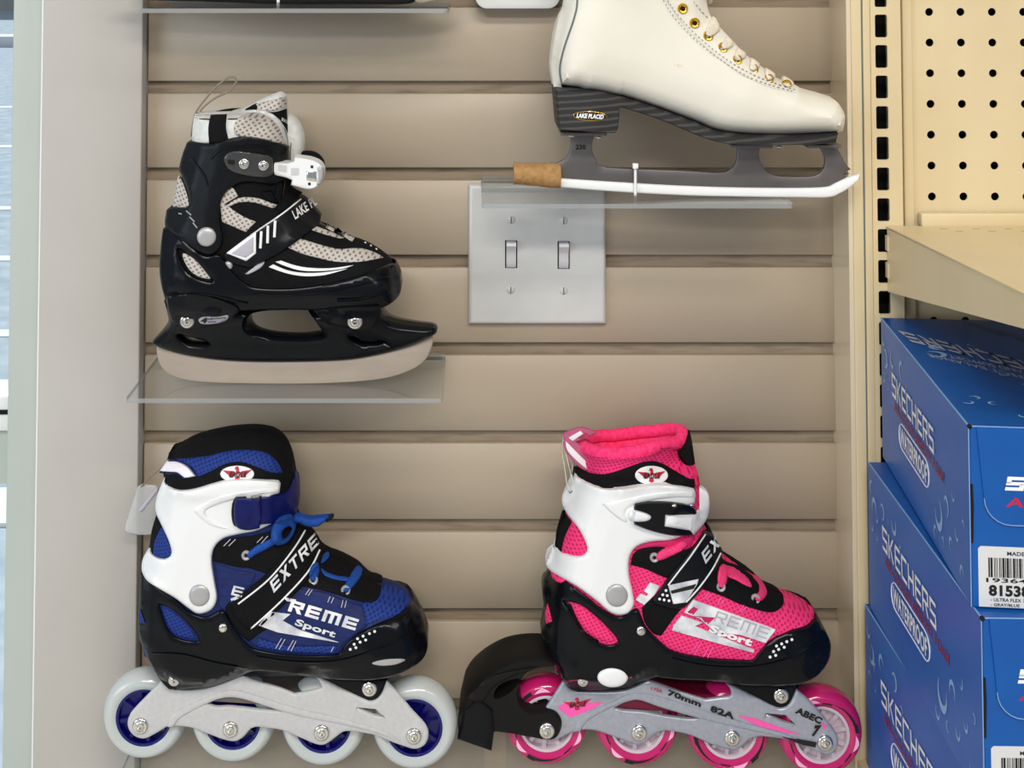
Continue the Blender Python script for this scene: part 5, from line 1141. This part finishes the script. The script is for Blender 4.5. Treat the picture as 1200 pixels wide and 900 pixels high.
    T.patch('collar_side', [(688, 534, 1), (700, 535), (722, 537), (745, 536), (768, 531), (786, 527), (800, 532), (812, 548), (818, 568, 1), (800, 566), (780, 560), (740, 560), (700, 562), (680, 552, 1)], M['pinkmesh'], off=.0014, bev=2, sp=4, sm=4)
    T.patch('black_band', [(674, 547, 1), (684, 552), (700, 556), (715, 555), (738, 547), (758, 541), (772, 542), (785, 549), (800, 558), (814, 563, 1), (814.5, 574, 1), (790, 573, 1), (730, 577, 1), (700, 573, 1), (674, 563, 1)], M['bfab'], off=.0024, bev=1.8, sp=4, sm=4)
    T.line('collar_binding', [(775, 524), (790, 523), (803, 530), (812, 545), (816, 558), (818, 570)], 5, M['pinkfur'], off=.003)
    T.body('tongue', [(787, 524, 1), (797, 514), (808, 504, 1), (811, 520), (814, 545), (812, 560, 1), (798, 540)], M['bfab'], .016, .008, d0=.052, k1=0)
    eagle(T, 763.5, 557, 19.3, 11)
    # pull loop of tape at the back
    T.patch('pull_loop', [(660, 508, 1), (672, 503), (684, 501), (700, 507, 1), (690, 512), (675, 518, 1), (690, 530), (703, 543), (710, 553, 1), (693, 554), (681, 549), (668, 536), (661, 524)], M['tape'], off=.002, bev=1, sp=3, dset=.064, skirt=.0012, holes=[[(675, 512), (683, 508), (689, 510), (682, 514)]])
    T.patch('pull_loop_stripe', [(663, 517, 1), (668, 522), (683, 537), (699, 551, 1), (692, 553, 1), (678, 542), (665, 528)], M['tapewhite'], off=.0006, bev=.6, sp=3, dset=.066, skirt=.0004, reg=False)
    T.patch('pull_loop_stripe', [(666, 513, 1), (680, 505, 1), (684, 508, 1), (671, 517, 1)], M['tapewhite'], off=.0006, bev=.6, sp=3, dset=.066, skirt=.0004, reg=False)
    # heel, tongue side, laces panels
    T.patch('heel_mesh', [(657, 648, 1), (662, 630), (671, 614), (680, 626), (688, 642), (684, 652, 1)], M['pinkmesh'], off=.001, bev=1, sp=3)
    T.patch('heel_stay', [(650, 643, 1), (652, 622), (659, 597, 1), (670, 612, 1), (661, 631), (658, 647, 1)], M['bfab'], off=.0016, bev=1.2, sp=3, mirror=True)
    T.patch('ankle_textile', [(742, 646, 1), (755, 638), (780, 634), (815, 628, 1), (805, 648), (790, 650), (765, 642)], M['pinkdark'], off=.0008, bev=1, sp=4)
    T.patch('lace_panel', [(739, 662, 1), (742, 650), (752, 643), (775, 641), (797, 645), (812, 640), (826, 622), (836, 628), (848, 656), (866, 664), (884, 677), (899, 690), (918, 698, 1), (918, 708), (910, 716), (897, 717), (870, 709), (845, 698), (828, 692, 1), (780, 677), (757, 667)], M['bfab'], off=.0018, bev=2, sp=4.5, mirror=True)
    T.patch('toe_mesh', [(919, 697, 1), (938, 704), (952, 713), (955, 723, 1), (944, 733), (928, 738), (910, 745), (904, 738, 1), (903, 724), (912, 717), (919, 708)], M['pinkmesh'], off=.0007, bev=1, sp=3.5, reg=False)
    # black shell
    T.patch('lower_shell', [(643, 667, 1), (660, 679), (685, 697), (705, 713), (725, 723), (740, 716, 1), (748, 714), (757, 734), (772, 750), (790, 763), (830, 771), (882, 774, 1), (896, 757), (908, 747), (928, 739), (946, 733), (957, 722, 1), (966, 736), (974, 757), (968, 780), (950, 797), (925, 803), (880, 803), (830, 798), (795, 796), (770, 793, 1), (757, 797), (742, 804), (722, 809), (676, 810, 1), (666, 806), (656, 790), (645, 768), (638, 755), (634, 742), (639, 722), (636, 700), (636, 682)], M['bplas'], off=.0034, bev=3.5, sp=4.5, mirror=True,
        holes=[[(660, 704, 1), (680, 709), (700, 724), (716, 740), (724, 752), (712, 756), (695, 749), (680, 734), (670, 718)]], skirt=.003)
    T.patch('shell_mesh', [(673, 712, 1), (686, 717), (702, 730), (720, 749, 1), (715, 752), (700, 748), (686, 738), (677, 724)], M['pinkmesh'], off=.0008, bev=1, sp=3, reg=False)
    T.patch('shell_recess', [(659, 704, 1), (669, 708), (675, 722), (686, 740), (702, 751), (695, 751), (680, 742), (668, 722)], M['bplas'], off=.0012, bev=1.5, sp=3, reg=False)
    T.patch('heel_inset', [(642, 707, 1), (647, 728, 1), (640, 731, 1), (639, 718)], M['pinkmesh'], off=.001, bev=1, sp=3, reg=False)
    T.patch('heel_inset', [(645, 669, 1), (655, 673), (664, 680, 1), (656, 683), (648, 678)], M['pinkmesh'], off=.001, bev=1, sp=3, reg=False)
    T.line('shell_groove', [(788, 772), (830, 781), (880, 782), (925, 772), (960, 752)], 2, M['bplas'], off=.0014)
    dots(T, [(902.5, 770), (909, 768), (906.5, 763.5), (912.5, 761), (910, 757), (919, 758.5), (916, 754.5), (922, 752), (928, 749.5)], 1.8, M['print_white'])
    T.patch('front_mount', [(850, 801, 1), (880, 815), (905, 827), (915, 830), (925, 826), (936, 803, 1)], M['bplas'], off=.002, bev=2, sp=4, dset=dp-.004, skirt=.010)
    T.bolt('mount_bolt', 915.5, 815, 9.2, M['chrome'], d=dp-.002)
    T.patch('rear_mount', [(653, 788, 1), (680, 776), (730, 776), (768, 792, 1), (757, 798), (741, 806), (722, 810), (678, 811, 1), (666, 806)], M['bplas'], off=.002, bev=2, sp=4, dset=dp+.004, skirt=.012)
    T.bolt('mount_bolt', 683, 798, 6.4, M['chrome']); T.disc('rivet', 751.3, 739, 5.8, M['chrome'], h=.002)
    T.disc('size_button', 718, 794, 18, M['white'], h=.0022, ry=11)
    # cuff
    cuff = T.patch('ankle_cuff', [(674, 557, 1), (684, 564), (700, 571), (715, 573.5), (735, 572), (762, 568), (790, 569), (813, 573, 1), (815, 578), (814, 590, 1), (790, 600, 1), (800, 628, 1), (785, 633), (762, 635), (746, 641), (738, 653), (737, 672), (741, 692), (743, 708), (737, 718), (726, 721), (714, 717), (700, 705), (680, 690), (660, 678), (643, 667), (639, 656), (641, 644), (648, 637, 1), (651, 644), (664, 650), (680, 652), (688, 646), (686, 635), (679, 621), (666, 604), (659, 591), (659, 580), (665, 571), (672, 563)], M['white'], off=.0046, bev=3.2, sp=4.5, mirror=True, sm=4, skirt=.004)
    T.patch('cuff_rib', [(705, 590, 1), (730, 586), (752, 581), (780, 577), (813, 576, 1), (813, 583, 1), (790, 583), (765, 586), (742, 592), (732, 600), (734, 612), (720, 604)], M['white'], off=.0014, bev=3.5, sp=3.5, reg=False)
    T.disc('pivot_cap', 723, 697.5, 13.2, M['silver'], h=.0022)
    # buckle
    T.patch('buckle_body', [(744, 590, 1), (762, 588), (785, 588.5), (808, 592, 1), (816, 597), (816, 606, 1), (812, 627, 1), (790, 628), (765, 623), (743, 615, 1), (742, 602)], M['bplas'], off=.006, bev=2.2, sp=4, sm=10, skirt=.008)
    T.patch('buckle_knob', [(736, 606), (739, 598), (748, 599), (760, 603), (763, 607), (757, 611), (742, 611)], M['white'], off=.003, bev=3, sp=3, skirt=.003, reg=False)
    T.patch('buckle_strap', [(780, 604, 1), (800, 605), (815, 603), (819, 598), (819, 571, 1), (826, 574), (831, 581), (831, 600), (825, 614), (813, 627, 1), (805, 620), (779, 617, 1)], M['white'], off=.0035, bev=1.8, sp=4, sm=10, skirt=.005)
    T.patch('strap_end', corners([(780, 604), (812, 603), (811, 622), (779, 617)]), M['white'], off=.0008, bev=1, sp=4, reg=False)
    for x in (790, 810): T.disc('buckle_pin', x, 592.5, 3, M['chrome'], h=.001, ry=1.6)
    # instep strap
    T.patch('strap_base', [(752, 712, 1), (765, 700, 1), (800, 712, 1), (790, 724), (775, 745, 1), (765, 742), (755, 728)], M['bfab'], off=.001, bev=2, sp=4)
    T.patch('instep_strap', [(765, 702, 1), (783, 678), (808, 648), (824, 624, 1), (835, 628, 1), (847, 646, 1), (843, 660), (828, 684), (808, 707, 1), (800, 713), (785, 713), (768, 708)], M['bsatin'], off=.003, bev=2.2, sp=4, sm=12, skirt=.005)
    T.line('strap_piping', [(783, 686), (796, 669), (810, 651), (827, 626)], 1.9, M['print_white'], off=.0006)
    T.line('strap_piping', [(804, 706), (820, 688), (835, 667), (845, 648)], 1.9, M['print_white'], off=.0006)
    T.patch('strap_print', corners([(783, 686), (819, 678.5), (817, 685), (804, 706), (789, 708)]), M['print_silver'], off=.0007, bev=.5, sp=4, skirt=.0004)
    T.patch('strap_print_bar', corners([(786, 692.5), (816, 684.5), (813, 690), (787, 696)]), M['black_print'], off=.0004, bev=0, sp=4, skirt=.0002, reg=False)
    T.text('lettering', '#EX', (827, 661), (844, 639), (-5, -13), M['print_silver'], bold=.2)
    dots(T, [(773, 702), (778.3, 703), (784, 704), (776.7, 697), (782, 698), (780.5, 692)], 1.7, M['print_white'])
    # side print
    T.patch('print_panel', corners([(812, 703), (909, 738), (897, 753.5), (883, 749), (868, 744), (838, 741), (820, 725), (802, 718)]), M['print_silver'], off=.0012, bev=0, sp=4.5, skirt=.0004)
    T.patch('print_gap', corners([(804, 719), (813, 711), (818, 714), (811, 722), (838, 724), (828, 733), (820, 726)]), M['pinkdark'], off=.0004, bev=0, sp=4, skirt=.0002, reg=False)
    T.text('lettering', '#REME', (836, 728), (898, 749), (5, -12), M['print_grey'], bold=.13, off=.0006)
    T.patch('printed_flash', corners([(789, 734), (799, 722), (823, 730), (814, 734), (884, 762), (883, 765), (838, 753), (788, 739)]), M['print_silver'], off=.0013, bev=0, sp=4.5, skirt=.0003, reg=False)
    T.text('lettering', 'Sport', (830, 739.5), (880, 757), (3.5, -7.5), M['print_white'], bold=.05, off=.0010)
    T.patch('printed_letter', corners([(762, 683), (773, 687), (767, 697), (755, 709), (745, 703), (751, 696), (758, 699), (760, 696), (755, 693)]), M['print_silver'], off=.0010, bev=0, sp=4, skirt=.0003, reg=False)
    T.lines('stitching', [((824, 702), (831, 695)), ((828, 703), (834, 696)), ((841, 708), (845, 700)), ((845, 709), (849, 702)), ((866, 717), (872, 709)), ((869, 718), (875, 711)), ((885, 722), (886, 715)), ((889, 722), (890, 716)), ((809, 766), (819, 752)), ((814, 767), (822, 753)), ((824, 770), (832, 756)), ((829, 771), (836, 758)), ((874, 773), (877, 767))], 1, M['pinkprint'], off=.0014)
    for x, y in ((767, 653.5), (845, 688), (885.5, 702)): eyelet(T, x, y, 5.6, M['silver'])
    T.patch('lace', [(769, 652), (775, 645), (788, 640), (800, 634), (806, 638), (798, 646), (784, 653), (772, 657)], M['pinklace'], off=.003, bev=1.8, sp=3, puff=.001, skirt=.004)
    T.patch('lace', [(842, 686), (841, 675), (844, 664), (850, 662), (853, 672), (851, 684), (847, 689)], M['pinklace'], off=.003, bev=1.8, sp=3, puff=.001, skirt=.004)
    T.patch('lace', [(851, 664), (860, 666), (870, 673), (878, 680), (881, 688), (873, 686), (862, 680), (852, 675)], M['pinklace'], off=.0024, bev=1.8, sp=3, puff=.001, skirt=.004)
    T.patch('lace', [(883, 677), (889, 678), (896, 686), (899, 694), (896, 701), (889, 705), (885, 701), (890, 693), (889, 685)], M['pinklace'], off=.003, bev=1.8, sp=3, puff=.001, skirt=.004)
    # heel brake
    br = T.body('heel_brake', [(544, 817, 1), (550, 807), (560, 796), (576, 784), (597, 774), (622, 770), (646, 771), (655, 776), (652, 784, 1), (636, 785), (620, 790), (611, 802), (610, 817), (616, 828), (627, 833), (642, 831), (653, 835), (660, 846), (659, 858), (652, 868), (640, 870), (618, 866), (597, 862), (579, 859, 1), (576, 879, 1), (536, 865, 1), (539, 838, 1)], M['bmatte'], .0185, .003, dm=dp+.003, d0=d0, k1=.5, sp=.006,
        holes=[[(583, 805), (594, 798), (608, 796), (604, 803), (593, 812), (580, 816)]], wfun=lambda x, y: float(np.interp(x, [536, 600, 640], [.024, .021, .0205])))
    T.patch('brake_rib', [(546, 818, 1), (556, 806), (575, 793), (600, 786), (630, 781, 1), (622, 786), (600, 793), (578, 806), (568, 820), (560, 824, 1)], M['bmatte'], off=.0014, bev=2.5, sp=4, reg=False)
    T.patch('brake_pad', corners([(540, 838), (560, 818), (577, 832), (579, 858), (576, 880), (536, 866)]), M['bplas'], off=.0016, bev=2, sp=4, reg=False)
    T.bolt('axle_bolt', 641, 856, 9.5, M['chrome'])
    pin = [P(x, y, .066) for x, y in spline([(660, 512), (659, 528), (662, 548), (665, 570), (668, 578), (672, 575), (671, 562), (667, 545), (664, 532)], 4, closed=False)]
    tube('wire_hook', pin, .0008, M['chrome'], root, 6)
    SL[:] = [0, 0]; return bot
ZP = build_pink()
Z_P = acrylic_shelf(596, 1010, 938, .102, 'clear acrylic shelf just below the frame under the pink inline skate', zset=ZP-.0002)
# ================================================================== black skate on the top shelf (only its underside is in the frame)
def build_top():
    d0 = .060; SL[:] = [0, 0]
    root = thing('ice_skate', 'black skate at the top left edge showing only its dark underside', 'ice skate', tuple(P(340, 8, d0)), 'skates displayed on clear shelves')
    T = Thing3(root, d0); zb_ = Z_T
    y0 = proj(P(340, 9, d0).x, -d0, Z_T+.0005)[1]; o = y0-10.5
    T.body('blade_cover', [(163, -16+o, 1), (163, 0+o), (172, 4+o), (240, 6+o), (325, 9+o), (400, 9+o), (480, 8.5+o), (484, -2+o), (484, -16+o, 1)], M['bmatte'], .006, .003, dm=d0, sp=.008)
    T.body('blade', [(150, -30+o, 1), (165, -14+o), (480, -2+o), (483, 2+o), (490, 7.5+o), (505, 6+o), (522, 0+o), (532, -12+o), (535, -30+o, 1)], M['steel'], .002, .001, dm=d0, sp=.008)
    T.body('blade_holder', [(160, -20+o, 1), (510, -20+o, 1), (480, -50+o), (420, -62+o), (300, -45+o), (250, -62+o), (185, -60+o), (172, -40+o)], M['bplas'], .014, .008, dm=d0, sp=.007)
    T.body('boot', [(180, -56+o, 1), (460, -56+o, 1), (475, -85+o), (455, -110+o), (400, -135+o), (340, -165+o), (310, -200+o), (300, -280+o, 1), (200, -280+o, 1), (190, -200+o), (178, -110+o)], M['bfab'], .036, .03, sp=.006, tight=lambda x, y: y > -60+o, flat=lambda x, y: y < -275+o, open_top=True)
    T.patch('toe_cap', [(400, -58+o, 1), (462, -58+o, 1), (474, -86+o), (455, -108+o), (420, -124+o), (405, -95+o)], M['bplas'], off=.003, bev=3, sp=6, mirror=True)
    tie = [P(x, y, d) for x, y, d in ((328, -34+o, d0+.009), (326, 6+o, d0+.0085), (326, 10+o, d0), (326, 6+o, d0-.008), (328, -34+o, d0-.008))]
    tube('cable_tie', tie, .0014, M['guard'], root, 6, closed=True)
build_top()
